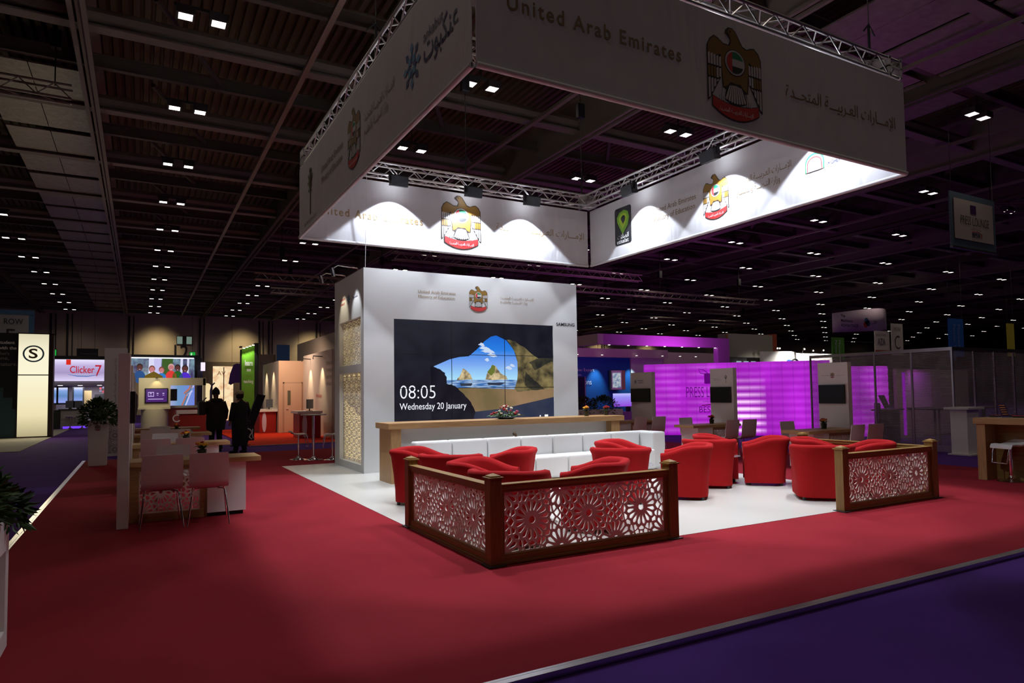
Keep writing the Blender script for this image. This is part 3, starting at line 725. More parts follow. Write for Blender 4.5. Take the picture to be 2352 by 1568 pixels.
# ================================================================== latticed barriers
LAT = fretwork(1.85, .55, name='fretwork_panel')
LATS = {}
def barrier(label, cx_, sx, x_len, y_len):
    """L-shaped low fence: corner post at (cx_, 5.3); sx=+1 runs to +X"""
    r = thing('lattice_barrier', label, 'barrier', (cx_, 5.3, 0), 0, None)
    pw = .058
    def post(x, y):
        p = obj('post', B().box(x-pw, y-pw, .012, x+pw, y+pw, .765), gold_wood_z, r, bevel=.004)
        obj('post_cap', B().box(x-.072, y-.072, .765, x+.072, y+.072, .778).box(x-.052, y-.052, .778, x+.052, y+.052, .79).add([(x-.052, y-.052, .79), (x+.052, y-.052, .79), (x+.052, y+.052, .79), (x-.052, y+.052, .79), (x, y, .812)], [(0, 1, 4), (1, 2, 4), (2, 3, 4), (3, 0, 4)]), gold_wood, p)
        obj('foot_plate', B().box(x-.085, y-.085, .001, x+.085, y+.085, .012), dark_grey, p)
    post(0, 0); post(sx*x_len, 0); post(0 if sx > 0 else 0, y_len)
    for ax, L in (('x', x_len), ('y', y_len)):
        b1 = B(); b2 = B(); a0, a1 = pw, L-pw
        def bar(b, z0, z1, t):
            if ax == 'x': b.box(min(sx*a0, sx*a1), -t, z0, max(sx*a0, sx*a1), t, z1)
            else: b.box(-t, a0, z0, t, a1, z1)
        bar(b1, .66, .70, .042); bar(b1, .635, .66, .03); bar(b1, .70, .712, .05)
        bar(b2, .005, .03, .05); bar(b2, .03, .075, .036); bar(b2, .075, .09, .028)
        obj('top_rail', b1, gold_wood, r, rot=(0, 0, 0), bevel=.003); obj('bottom_rail', b2, gold_wood, r, bevel=.003)
        if ax == 'x':
            for q in (a0+.02, a1-.02): obj('side_moulding', B().box(sx*q-.02, -.026, .09, sx*q+.02, .026, .635), gold_wood_z, r)
            pl = L-2*pw-.08
            link('fretwork_panel', LAT, r, ((a0+.04) if sx > 0 else -(a1-.04), 0, .088), ROT['-y'], (pl/1.85, 1, 1))
        else:
            for q in (a0, a1-.04): obj('side_moulding', B().box(-.026, q, .09, .026, q+.04, .635), gold_wood_z, r)
            pl = L-2*pw-.08
            link('fretwork_panel', LAT, r, (0, a1-.04, .088), ROT['-x'], (pl/1.85, 1, 1))
    return r
barrier('nearest corner fence with pierced rosette panels in golden wood frame', 2.75, 1, 2.07, 2.05)
barrier('corner fence with pierced rosette panels at the right-hand corner of the white floor', 9.6, -1, 1.96, 2.05)

# ================================================================== red tub chairs
def tub_chair():
    r = thing('tub_armchair', 'red fabric tub armchair', 'armchair', (0, 0, 0), 0, 'red tub armchairs on the white floor')
    W, D, R_ = .335, .31, .17
    path = []                                              # plan from right arm front round the back to left arm front; chair faces +X
    for i in range(6): path.append((D-(D+D-R_)*i/6*1.0, -W, 0, -1))
    for i in range(7):
        a = -PI/2-PI/2*i/6; path.append((-D+R_+R_*math.cos(a), -W+R_+R_*math.sin(a), math.cos(a), math.sin(a)))
    for i in range(1, 5): path.append((-D, -W+R_+(2*W-2*R_)*i/5, -1, 0))
    for i in range(7):
        a = PI-PI/2*i/6; path.append((-D+R_+R_*math.cos(a), W-R_+R_*math.sin(a), math.cos(a), math.sin(a)))
    for i in range(1, 7): path.append((-D+R_+(D+D-R_)*i/6, W, 0, 1))
    vs = []; fs = []; K = 11
    for (x, y, nx, ny) in path:
        t = max(0, min(1, (D-x)/(1.5*D))); t = t*t*(3-2*t)
        h = .645+.115*t; fl_ = .02+.055*t
        inner = .095
        def pt(off, z): return (x+nx*off, y+ny*off, z)
        prof = [(0, .045), (.004, .2), (fl_*.35, .42), (fl_*.8, h-.10), (fl_+.012, h-.045), (fl_+.002, h-.01), (fl_-.04, h), (fl_-.085, h-.018), (fl_-.10, h-.06), (-inner+fl_*.3, .42), (-inner, .28)]
        for o_, z in prof: vs.append(pt(o_, z))
    n = len(path)
    for i in range(n-1):
        for j in range(K-1): fs.append((i*K+j, (i+1)*K+j, (i+1)*K+j+1, i*K+j+1))
        fs.append((i*K+K-1, (i+1)*K+K-1, (i+1)*K, i*K))
    fs.append(tuple(range(K))); fs.append(tuple(range((n-1)*K, n*K))[::-1])
    o = obj('shell', B().add(vs, fs), red_fab, r, sm=70)
    obj('seat_cushion', B().box(-.20, -.235, .30, .315, .235, .43), red_fab, r, bevel=.035)
    obj('seat_base', B().box(-.22, -.24, .05, .30, .24, .298), red_fab, r, bevel=.01)
    for sx in (-1, 1):
        for s in (-1, 1): obj('foot', B().lathe([(.022, 0), (.026, .046)], 10, (sx*.24, s*.26, .0)), black, r)
    return r
CH = [   # x, y, facing degrees, label
    (3.48, 8.9, -40, 'red tub armchair at the far left, nearest the end of the oak counter'),
    (3.56, 7.98, 52, 'red tub armchair seen from behind, just right of the left fence post'),
    (4.43, 8.1, 140, 'red tub armchair in front of the sofa, flaring to the right behind the front-left pair'),
    (3.47, 6.88, -46, 'red tub armchair with open seat visible, behind the left fence panel'),
    (3.33, 6, 48, 'red tub armchair nearest the camera, behind the corner fence post'),
    (4.47, 6.16, 135, 'red tub armchair seen from behind over the middle of the front fence'),
    (6.57, 8.28, -52, 'red tub armchair with open seat, directly in front of the sofa corner'),
    (5.86, 7.42, 50, 'red tub armchair turned away, in front of the sofa corner, left of the glass table'),
    (6.84, 7.2, 133, 'red tub armchair just right of the front fence end post'),
    (8.66, 8.34, -42, 'red tub armchair with open seat, farthest back in the right-hand group'),
    (7.92, 7.79, 45, 'red tub armchair seen from behind, left of the small glass table at right'),
    (8.86, 7.53, 134, 'red tub armchair right of the small glass table, back leaning right'),
    (9.18, 6.76, -50, 'red tub armchair with open seat, left of the right-hand fence'),
    (8.3, 6.08, 46, 'red tub armchair seen from behind beside the right-hand fence post'),
    (9.18, 6, 128, 'red tub armchair mostly hidden behind the right-hand fence'),
]
t0 = tub_chair()
for i, (x, y, a, lab) in enumerate(CH):
    c = t0 if i == 0 else dup(t0, (0, 0, 0))
    c.location = (x, y, .004); c.rotation_euler = (0, 0, math.radians(a)); c['label'] = lab

def glass_table(at, label):
    r = thing('side_table', label, 'table', at, 0, 'low round glass tables')
    obj('table_top', B().lathe([(.25, .435), (.255, .44), (.25, .447)], 32), glass_m, r, sm=40)
    obj('pole', B().lathe([(.025, .012), (.025, .434)], 12), chrome, r, sm=40)
    obj('base', B().lathe([(.22, 0), (.22, .006), (.05, .014)], 28), chrome, r, sm=40)
for at, lab in (((4.12, 6.78, .004), 'low round glass table behind the front fence'), ((6.42, 7.74, .004), 'low round glass table between two armchairs near the sofa corner'),
                ((8.40, 7.93, .004), 'low round glass table in the right-hand group')):
    glass_table(at, lab)

# ================================================================== meeting desks, chairs, kiosks
DLAT = fretwork(.86, .46, a=.5, R=.15, bar=.011, name='fretwork_panel', x0=.3, k=.5)
def desk(label, x, y, flip):
    """x,y: end of the desk that meets the kiosk, at its near edge; flip=-1 extends to -X"""
    r = thing('meeting_desk', label, 'desk', (x, y, 0), 0, None)
    def bx(b, x0, y0, z0, x1, y1, z1):
        if flip < 0: x0, x1 = -x1, -x0
        return b.box(x0, y0, z0, x1, y1, z1)
    obj('desk_top', bx(B(), 0, 0, .68, 1.5, .62, .74), oak, r, bevel=.003)
    obj('cabinet', bx(B(), .86, .05, .05, 1.32, .58, .68), white, r, bevel=.002)
    obj('cabinet_plinth', bx(B(), .89, .08, 0.001, 1.29, .55, .05), matt_black, r)
    fr = B(); bx(fr, .0, .09, 0.001, .10, .15, .68); bx(fr, .78, .09, 0.001, .86, .15, .68); bx(fr, .10, .09, .001, .78, .15, .10); bx(fr, .10, .09, .62, .78, .15, .68)
    obj('panel_frame', fr, oak, r)
    o = link('fretwork_panel', DLAT, r, (.10 if flip > 0 else -.78, .11, .10), ROT['-y'], (.68/.86, .52/.46, 1))
    return r
def stack_chair():
    r = thing('meeting_chair', 'white', 'chair', (0, 0, 0), 0, 'white plywood meeting chairs')
    # faces +Y, its back towards -Y; one bent shell
    prof = [(.21, .455), (.19, .462), (.10, .452), (-.08, .440), (-.155, .448), (-.192, .478), (-.205, .53), (-.218, .65), (-.238, .78), (-.246, .86)]
    vs = []; fs = []; t = .011
    for i, (y, z) in enumerate(prof):
        a = prof[max(0, i-1)]; c = prof[min(len(prof)-1, i+1)]; dy, dz = c[0]-a[0], c[1]-a[1]; L = math.hypot(dy, dz); ny, nz = -dz/L*-1, dy/L*-1
        wd = .195+.02*min(1, i/5)
        if i == len(prof)-1: wd -= .008
        cu = .012 if i > 5 else 0
        for xx, k in ((-wd, 0), (-wd*.5, -cu), (wd*.5, -cu), (wd, 0)): vs.append((xx, y+k, z))
        for xx, k in ((-wd, 0), (-wd*.5, -cu), (wd*.5, -cu), (wd, 0)): vs.append((xx, y+k+ny*t, z+nz*t))
    n = len(prof)
    for i in range(n-1):
        o_, p_ = i*8, (i+1)*8
        for j in range(3): fs.append((o_+j, o_+j+1, p_+j+1, p_+j)); fs.append((o_+4+j, p_+4+j, p_+5+j, o_+5+j))
        fs.append((o_, p_, p_+4, o_+4)); fs.append((o_+3, o_+7, p_+7, p_+3))
    fs.append((0, 4, 5, 6, 7, 3, 2, 1)); e_ = (n-1)*8; fs.append((e_, e_+1, e_+2, e_+3, e_+7, e_+6, e_+5, e_+4))
    obj('seat_shell', B().add(vs, fs), ply_m, r, sm=50)
    for s in (-1, 1):
        obj('leg', B().tube([(s*.10, -.09, .428), (s*.16, -.125, .425), (s*.178, -.14, .40), (s*.225, -.235, .012), (s*.225, -.235, .002)], .0085, 8), chrome, r, sm=60)
        obj('leg', B().tube([(s*.10, .09, .437), (s*.16, .12, .432), (s*.178, .13, .405), (s*.215, .20, .012), (s*.215, .20, .002)], .0085, 8), chrome, r, sm=60)
    obj('under_frame', B().tube([(-.10, -.09, .428), (-.10, .09, .437)], .008, 6).tube([(.10, -.09, .428), (.10, .09, .437)], .008, 6).tube([(-.12, 0, .427), (.12, 0, .427)], .01, 6), chrome, r)
    return r
sc0 = stack_chair(); sc_used = [False]
def place_chair(x, y, rz, label):
    c = sc0 if not sc_used[0] else dup(sc0, (0, 0, 0)); sc_used[0] = True
    c.location = (x, y, 0); c.rotation_euler = (0, 0, rz); c['label'] = label
def kiosk(label, x, y0, y1, face, logo, cat='display panel'):
    """upright panel with a screen; face=+1 looks to +X"""
    r = thing('kiosk_panel', label, cat, (x, y0, 0))
    L = y1-y0
    obj('panel', B().box(0 if face < 0 else -.12, 0, 0.001, .12 if face < 0 else 0, L, 2.05), kiosk_m, r, bevel=.004)
    s = obj('screen', B().box(-.055 if face < 0 else 0.003, .06, 1.22, -.003 if face < 0 else .055, L-.04, 1.60), black, r, bevel=.004)
    obj('screen_glass', B().box(-.058 if face < 0 else .056, .075, 1.235, -.056 if face < 0 else .058, L-.055, 1.585), mat('screen_black_glass', (.004, .004, .006, 1), .45, spec=.3), s)
    fc = '-x' if face < 0 else '+x'; xx = -.004 if face < 0 else .004
    if face > 0:
        text('Ministry of Education', grey_ink, fc, (xx, L*.25, 1.80), width=L*.5, parent=r)
        return r
    if logo == 'eagle':
        emblem(fc, (xx, L*.5, 1.74), .085, .11, r, scroll=False)
        text('Ministry of Education', grey_ink, fc, (xx, L-.09, 1.78), width=.2, parent=r); text(MOE_AR, grey_ink, fc, (xx, L*.5-.08, 1.775), width=.2, parent=r)
    elif logo == 'tree':
        link('printed_tree_logo', TREE, r, (xx, .22, 1.70), ROT[fc], (.22, .22, .22)); text('Education Council\n'+MOE_AR, grey_ink, fc, (xx, L-.10, 1.75), width=.26, parent=r)
    else:
        link('printed_star_logo', STAR, r, (xx, L-.2, 1.79), ROT[fc], (.24, .24, .24)); text('ankabut\n'+arabic('عنكبوت'), navy_ink, fc, (xx, L-.3, 1.74), width=.24, height=.1, parent=r)
    return r
def vase(label, x, y, z, cols, r_=.06, seed=1, n=9, spread=.085):
    rnd = random.Random(seed)
    r = thing('flower_vase', label, 'flowers', (x, y, z))
    obj('vase', B().lathe([(r_*.7, 0), (r_*.8, .004), (r_*.95, .1), (r_*.9, .102)], 16), mat('dark_vase', (.015, .02, .012, 1), .2), r, sm=40)
    lf = B()
    for i in range(22):
        a = rnd.uniform(0, 2*PI); l = rnd.uniform(.6, 1.25)*spread; h = rnd.uniform(.09, .17)
        px_, py_ = math.cos(a), math.sin(a); q = (px_*l, py_*l, h); wv = (-py_*.018, px_*.018)
        lf.add([(px_*.01, py_*.01, .08), (q[0]*.6+wv[0], q[1]*.6+wv[1], h*1.05), (q[0]*1.3, q[1]*1.3, h*.9), (q[0]*.6-wv[0], q[1]*.6-wv[1], h*1.05)], [(0, 1, 2, 3)])
    obj('foliage', lf, leaf_d, r)
    for i in range(n):
        a = 2*PI*i/n+rnd.uniform(-.3, .3); l = spread*(0 if i == 0 else rnd.uniform(.4, .85)); c = rnd.choice(cols)
        rr = rnd.uniform(.024, .034)
        obj('blossom', B().lathe([(.004, 0), (rr*.8, rr*.35), (rr, rr*.8), (rr*.8, rr*1.1), (rr*.75, rr*.9), (rr*.45, rr*1.15), (rr*.35, rr*.95), (.004, rr*1.1)], 9), c, r, loc=(math.cos(a)*l, math.sin(a)*l, .13+.03*(1-l/spread)+rnd.uniform(0, .02)), rot=(rnd.uniform(-.4, .4), rnd.uniform(-.4, .4), 0), sm=60)
    return r
fr_, fo_, fy_, fw_, fp_ = [mat('petals_'+n_, c, .7) for n_, c in (('red', (.35, .01, .015, 1)), ('orange', (.75, .22, .02, 1)), ('yellow', (.8, .45, .03, 1)), ('cream', (.8, .75, .6, 1)), ('pink', (.6, .1, .16, 1)))]
# left row: four desks along the aisle
for i, (y, nm) in enumerate([(9.32, 'nearest the camera'), (12.75, 'second from the camera'), (16.2, 'third from the camera'), (19.3, 'farthest, partly hidden')]):
    if i < 4:
        kiosk(f'white upright panel with screen at the left desk row, {nm}', -.10, y-.28, y+.5, 1, '')
        desk(f'oak topped meeting desk of the left row, {nm}', -.095, y, 1)
        if i < 3:
            pos = {0: 'nearest left desk', 1: 'second left desk', 2: 'third left desk'}[i]
            place_chair(.235, y-.33, .0 if i else .03, f'white plywood chair at the {pos}, back to the camera, left of the pair')
            place_chair(.745, y-.38, -.06, f'white plywood chair at the {pos}, back to the camera, right of the pair')
            place_chair(.42, y+.95, PI, f'white plywood chair facing the camera behind the {pos}')
            vase(f'small bowl of orange and dark red flowers on the {pos}', .72, y+.30, .74, [fo_, fr_, fy_, fr_], seed=i+3)
# right row
for i, (y0, y1, lg_, nm) in enumerate([(8.33, 9.0, 'eagle', 'with eagle emblem, nearest'), (11.27, 12.0, 'tree', 'with tree logo, in front of the magenta wall'), (14.15, 15.04, 'star', 'with star logo, beside the sofa corner')]):
    kiosk(f'white upright panel with black screen {nm}', 12.3, y0, y1, -1, lg_)
    if i < 2:
        desk(f'oak topped meeting desk on the right, {["nearer", "farther"][i]} of two', 12.28, y0-.22, -1)
        ps = ['nearer', 'farther'][i]
        place_chair(11.42, y0-.52, .05, f'white plywood chair at the {ps} right desk, left of its near pair')
        place_chair(11.95, y0-.54, -.05, f'white plywood chair at the {ps} right desk, right of its near pair')
        place_chair(11.7, y0+.75, PI, f'white plywood chair on the far side of the {ps} right desk')
        vase(f'dark bowl of orange and red flowers on the {ps} right desk', 11.72, y0+.15, .74, [fo_, fr_, fr_], seed=20+i)
    else:
        place_chair(11.25, y0-.5, .05, 'white plywood chair behind the sofa corner, left of two')
        place_chair(11.85, y0-.55, -.05, 'white plywood chair behind the sofa corner, right of two')
        desk('oak topped meeting desk behind the sofa corner, beside the star logo panel', 12.28, y0-.2, -1)

# flowers and figurine on the counter
r = thing('flower_arrangement', 'wide low arrangement of red, cream and pink flowers on the oak counter', 'flowers', (6.08, 11.15, 1.03))
rnd = random.Random(5); lf = B()
for i in range(90):
    a = rnd.uniform(0, 2*PI); l = rnd.uniform(.15, .40); e = rnd.uniform(.02, .95); h = .03+.2*(1-l/.42)*e+.02
    cx_, cy_ = math.cos(a)*l, math.sin(a)*l*.5; w0 = rnd.uniform(.012, .022)
    lf.add([(cx_*.4, cy_*.4, h*.8), (cx_*.8-cy_*.05-w0, cy_*.8+w0, h+.015), (cx_*1.08, cy_*1.08, h-.01), (cx_*.8+w0, cy_*.8-w0, h+.012)], [(0, 1, 2, 3)])
obj('foliage', lf, leaf_m, r)
for i in range(30):
    a = rnd.uniform(0, 2*PI); l = rnd.uniform(0, .33); h = .20*(1-(l/.36)**1.3)+.03; rr = rnd.uniform(.022, .036)
    obj('blossom', B().lathe([(.004, 0), (rr*.8, rr*.35), (rr, rr*.8), (rr*.8, rr*1.15), (rr*.7, rr*.9), (rr*.4, rr*1.2), (.004, rr*1.0)], 9), rnd.choice([fr_, fr_, fw_, fp_, fr_, fw_]), r,
        loc=(math.cos(a)*l, math.sin(a)*l*.5, h), rot=(rnd.uniform(-.5, .5), rnd.uniform(-.5, .5), 0), sm=60)
obj('dish', B().lathe([(.12, 0), (.2, .03), (.19, .035)], 20), matt_black, r)
vase('small pot of orange and yellow flowers on the right end of the oak counter', 8.02, 11.25, 1.03, [fo_, fy_, fy_], seed=9, n=8, spread=.07)
vase('small dark pot of brown flowers at the very right end of the oak counter', 8.60, 11.35, 1.03, [fr_, fo_], seed=11, n=6, spread=.06)
r = thing('falcon_figurine', 'small brown and white falcon figurine showing above the sofa back', 'figurine', (6.13, 10.86, .56), math.radians(200))
obj('plinth', B().box(-.06, -.06, -.555, .06, .06, 0), white, r)
b = B().tube([(0, 0, 0), (.0, 0, .06), (.01, 0, .13), (.03, 0, .185), (.045, 0, .215), (.055, 0, .235)], .03, 12, rs=[.03, .052, .05, .036, .034, .012])
obj('body', b, mat('falcon_brown', (.12, .07, .04, 1), .5, noise=.5, nscale=40), r, sm=60)
obj('breast', B().tube([(.035, 0, .05), (.045, 0, .12), (.052, 0, .17)], .03, 10, rs=[.02, .032, .018]), fw_, r, sm=60)
obj('beak', B().tube([(.07, 0, .215), (.095, 0, .21), (.1, 0, .195)], .008, 6, rs=[.011, .007, .002]), black, r)
obj('wing', B().tube([(-.01, .035, .16), (-.03, .045, .08), (-.07, .03, -.01)], .02, 8, rs=[.012, .028, .004]), mat('falcon_brown'), r, sm=60)
obj('wing', B().tube([(-.01, -.035, .16), (-.03, -.045, .08), (-.07, -.03, -.01)], .02, 8, rs=[.012, .028, .004]), mat('falcon_brown'), r, sm=60)

# ================================================================== planters
def leaves(n, rx, ry, rz, c, seed, s=.05, mi=0, droop=.3):
    rnd = random.Random(seed); b = B()
    for i in range(n):
        a = rnd.uniform(0, 2*PI); e = rnd.uniform(-.35, 1)*PI/2; q = rnd.uniform(.35, 1)**.5
        d = Vector((math.cos(a)*math.cos(e), math.sin(a)*math.cos(e), math.sin(e)))
        p = Vector((c[0]+d.x*rx*q, c[1]+d.y*ry*q, c[2]+d.z*rz*q))
        dirn = (d+Vector((rnd.uniform(-.6, .6), rnd.uniform(-.6, .6), rnd.uniform(-.3, .6)-droop))).normalized()
        sd = dirn.cross(Vector((rnd.uniform(-1, 1), rnd.uniform(-1, 1), rnd.uniform(.2, 1)))).normalized(); L = s*rnd.uniform(.7, 1.5)
        up = dirn.cross(sd)*.12*L
        b.add([p, p+dirn*L*.5+sd*L*.22+up, p+dirn*L, p+dirn*L*.5-sd*L*.22+up], [(0, 1, 2, 3)], rnd.choice((0, 0, 1)) if mi == 0 else mi)
    return b
def tall_planter(label, x, y, w, h, seed):
    r = thing('planter', label, 'planter', (x, y, 0))
    t = w*.5; bt = w*.44
    obj('box', B().add([(-bt, -bt, .001), (bt, -bt, .001), (bt, bt, .001), (-bt, bt, .001), (-t, -t, h), (t, -t, h), (t, t, h), (-t, t, h)], [(3, 2, 1, 0), (4, 5, 6, 7), (0, 1, 5, 4), (1, 2, 6, 5), (2, 3, 7, 6), (3, 0, 4, 7)]), kiosk_m, r, bevel=.004)
    emblem('-y', (0, -t-.003, h-.22), .10, .13, r, scroll=False)
    obj('plant', leaves(900, .36, .36, .36, (0, 0, h+.10), seed, .085), [leaf_m, leaf_d], r)
    obj('soil', B().box(-t+.02, -t+.02, h-.05, t-.02, t-.02, h+.004).ball((0, 0, h+.13), .19, 8), leaf_d, r, sm=60)
    obj('stems', B().tube([(0, 0, h-.02), (.05, .02, h+.25)], .012, 5).tube([(.02, 0, h), (-.12, .04, h+.22)], .01, 5).tube([(.0, 0, h), (.14, -.08, h+.2)], .01, 5), leaf_d, r)
tall_planter('tall tapered white planter with a leafy bush, beside the purple aisle on the left', -.82, 18.0, .40, 1.02, 31)
# near left planter, cut by the picture edge
r = thing('planter', 'large near planter box with recessed side and dark flowers at the left picture edge', 'planter', (-.70, 5.2, 0))
H = .80
obj('box', B().box(-.5, -1.2, .001, -.03, 0, H).box(-.03, -1.2, .001, 0, -1.12, H).box(-.03, -.10, .001, 0, 0, H).box(-.03, -1.12, .001, 0, -.10, .12).box(-.03, -1.12, H-.2, 0, -.10, H), kiosk_m, r, bevel=.003)
obj('plant', leaves(750, .30, .6, .20, (-.26, -.35, H+.13), 33, .085), [leaf_m, leaf_d], r)
obj('plant', leaves(260, .13, .16, .14, (-.04, -.02, H+.02), 34, .075, droop=.7), [leaf_m, leaf_d], r)
obj('tall_flowers', leaves(160, .12, .2, .18, (-.30, -.12, H+.36), 35, .06, mi=1), [mat('dark_petals', (.20, .06, .025, 1), .7), mat('dark_petals')], r)

# ================================================================== bar table and stools behind the wall
def stool(label, x, y, rz, z=.62, group='white bar stools with chrome stems'):
    r = thing('bar_stool', label, 'stool', (x, y, 0), rz, group)
    obj('base', B().lathe([(.20, .001), (.20, .008), (.12, .02), (.045, .05), (.03, .09)], 28), chrome, r, sm=50)
    obj('stem', B().lathe([(.028, .08), (.028, .36), (.018, .361), (.018, z-.03)], 14), chrome, r, sm=40)
    prof = [(-.2, z+.06), (-.175, z+.065), (-.13, z+.01), (0, z-.01), (.1, z+.0), (.16, z-.005), (.185, z-.05)]
    vs = []; fs = []
    for (x_, z_) in prof:
        for yy, dz in ((-.19, .0), (-.17, .004), (.17, .004), (.19, 0)): vs.append((x_, yy, z_+dz))
        for yy in (-.185, -.16, .16, .185): vs.append((x_, yy, z_-.022))
    for i in range(len(prof)-1):
        o_, p_ = i*8, i*8+8
        for j in range(3): fs += [(o_+j, p_+j, p_+j+1, o_+j+1), (o_+4+j, o_+5+j, p_+5+j, p_+4+j)]
        fs += [(o_, o_+4, p_+4, p_), (o_+3, p_+3, p_+7, o_+7)]
    fs += [(0, 1, 2, 3, 7, 6, 5, 4), tuple(len(prof)*8-8+k for k in (0, 4, 5, 6, 7, 3, 2, 1))]
    obj('seat', B().add(vs, fs), mat('white_stool_seat', (.75, .73, .7, 1), .3), r, sm=60)
    obj('footrest', B().tube([(.15, -.14, z-.03), (.18, -.14, z-.1), (.215, -.13, .30), (.215, .13, .30), (.18, .14, z-.1), (.15, .14, z-.03)], .009, 8), chrome, r, sm=60)
    return r
stool('white bar stool with footrest loop, left of the high round table', 3.33, 16.5, 0)
stool('white bar stool half hidden by the screen wall, right of the high round table', 4.0, 15.95, PI*.95)
r = thing('high_table', 'round high bar table on a chrome stem beside the screen wall', 'table', (3.62, 16.22, 0))
obj('table_top', B().lathe([(.29, 1.055), (.30, 1.06), (.30, 1.075), (.29, 1.08)], 32), mat('grey_table_top', (.5, .46, .45, 1), .3), r, sm=40)
obj('stem', B().lathe([(.033, .06), (.033, 1.055)], 14), chrome, r, sm=40)
obj('base', B().lathe([(.22, .001), (.22, .008), (.12, .022), (.05, .05), (.035, .09)], 28), chrome, r, sm=50)
# right bar counter with stool
r = thing('bar_counter', 'oak framed bar counter with pierced inner panel at the right picture edge', 'counter', (12.05, 5.96, 0), -PI/2)
obj('worktop', B().box(0, 0, .91, 2.9, .62, 1.01), oak, r, bevel=.004)
obj('end_panel', B().box(.04, .02, .001, .17, .60, .91), oak_z, r, bevel=.003)
obj('front_panel', B().box(.17, .34, .001, .62, .38, .91).box(.62, .34, .001, 2.8, .38, .14).box(.62, .34, .8, 2.8, .38, .91).box(2.75, .34, .14, 2.8, .38, .8), gold_wood, r)
link('fretwork_panel', LAT, r, (.62, .37, .14), ROT['-y'], (1.15, .66/.55, 1))
stool('white bar stool with chrome base tucked into the right bar counter', 12.20, 5.50, PI*.9, z=.60)
s = thing('sign_holder', 'small dark tilted notice stand with orange text on the right bar counter', 'sign', (12.35, 5.62, 1.01), -.75)
obj('card', B().add([(-.04, 0, .0), (.07, 0, 0), (.03, .05, .24), (-.08, .05, .24), (-.04, .01, 0), (.07, .01, 0), (.03, .06, .24), (-.08, .06, .24)], [(0, 1, 2, 3), (7, 6, 5, 4), (0, 4, 5, 1), (1, 5, 6, 2), (2, 6, 7, 3), (3, 7, 4, 0)]), mat('notice_purple', (.06, .03, .08, 1), .4), s)
obj('foot', B().box(-.06, -.03, 0, .1, .09, .008), mat('clear_acrylic', (.4, .4, .42, 1), .2), s)
b = B()
for k in range(5): b.add([(-.065+.0085*-(k-4)-.0, -.002+.0085*k+.002, .05+k*.036), (.015+.0085*-(k-4), -.002+.0085*k+.002, .05+k*.036), (.012+.0085*-(k-4), .001+.0085*k+.002, .062+k*.036), (-.068+.0085*-(k-4), .001+.0085*k+.002, .062+k*.036)], [(0, 1, 2, 3)])
obj('printed_lines', b, mat('orange_print', (.6, .22, .05, 1), .6), s)
tr_ = thing('desk_tray', 'flat dark tray with pale strip lying on the right bar counter', 'tray', (12.45, 5.9, 1.01), -PI/2)
obj('tray', B().box(0, 0, 0, 2.0, .18, .03), black, tr_, bevel=.004); obj('strip', B().box(.02, -.005, .03, 2.0, .15, .036), chrome, tr_)
r = thing('podium', 'plain white pedestal standing on the purple carpet by the transparent booth', 'pedestal', (16.55, 8.35, -.035))
obj('body', B().box(-.14, -.12, .03, .36, .24, 1.04), kiosk_m, r, bevel=.003); obj('top_plate', B().box(-.22, -.2, 1.04, .46, .34, 1.09), white, r, bevel=.003); obj('foot_plate', B().box(-.2, -.2, .0005, .42, .3, .03), white, r)

# ================================================================== stands in the distance, left side
def board(name, x0, y, z0, x1, z1, m, parent, t=.05, rot=(0, 0, 0)):
    return obj(name, B().box(x0, y, z0, x1, y+t, z1), m, parent, rot=rot)
def glow(name, c=None, s=1.0, light=False): return mat(name, (.02, .02, .02, 1), .5, emit=c, es=s, light=light)
F0 = -.034
r = thing('lightbox_tower', 'tall cream backlit lightbox tower with an S in a blue ring', 'lightbox', (0, 0, 0))
obj('frame', B().box(-4.32, 33.0, F0, -3.12, 33.5, .03).box(-3.27, 33, F0, -3.11, 33.5, 4.2).box(-4.32, 33.02, 0, -4.28, 33.5, 4.2).box(-4.32, 33, 4.17, -3.11, 33.5, 4.21), mat('lightbox_frame', (.04, .02, .015, 1), .5), r)
obj('light_face', B().box(-4.29, 33.03, .03, -3.27, 33.4, 4.17), emi_grad('lightbox_glow', [(0, (.42, .36, .20, 1)), (.9, (.86, .76, .46, 1)), (2.5, (.98, .92, .66, 1)), (3.4, (.95, .89, .66, 1)), (4.2, (.72, .66, .44, 1))]), r)
obj('seam', B().box(-4.29, 33.01, 2.49, -3.27, 33.03, 2.53), mat('seam_grey', (.12, .11, .09, 1)), r)
ring = B(); 
for i in range(36):
    a, a2 = 2*PI*i/36, 2*PI*(i+1)/36
    ring.add([(-3.78+q*math.cos(t), 33.005, 3.37+q*math.sin(t)*.95) for q, t in ((.30, a), (.36, a), (.36, a2), (.30, a2))], [(0, 1, 2, 3)])
obj('printed_ring', ring, mat('ring_blue', (.12, .30, .42, 1), .6), r)
text('S', brown_ink, '-y', (-3.94, 33.0, 3.18), width=.30, height=.40, parent=r, bold=.02)
lamp('AREA', (-3.78, 32.7, 2.2), 60, (1, .88, .6), (-3.78, 20, 0), size=1.2)
r = thing('display_board', 'dark display board with white slogan lettering beside the S lightbox', 'display board', (0, 0, 0))
board('panel', -7.4, 33.1, F0, -4.33, 4.2, mat('dark_board', (.012, .012, .016, 1), .6), r)
obj('printed_cloud', B().box(-6.4, 33.08, F0, -4.33, 33.1, 1.15).box(-6.4, 33.08, 1.15, -4.45, 33.1, 1.6).box(-6.2, 33.08, 1.6, -4.75, 33.1, 2.0), mat('board_teal', (.03, .08, .10, 1), .6), r)
for k, s_ in enumerate(('student', 'with the', "that's", 'one,', 'mature.')):
    text(s_, white_ink if k < 2 else grey_ink, '-y', (-4.95, 33.07, 3.75-.22*k), height=.13, parent=r, bold=.02)
r = thing('row_banner', 'grey hanging ROW sign with blue edge above the S lightbox', 'sign', (0, 0, 0))
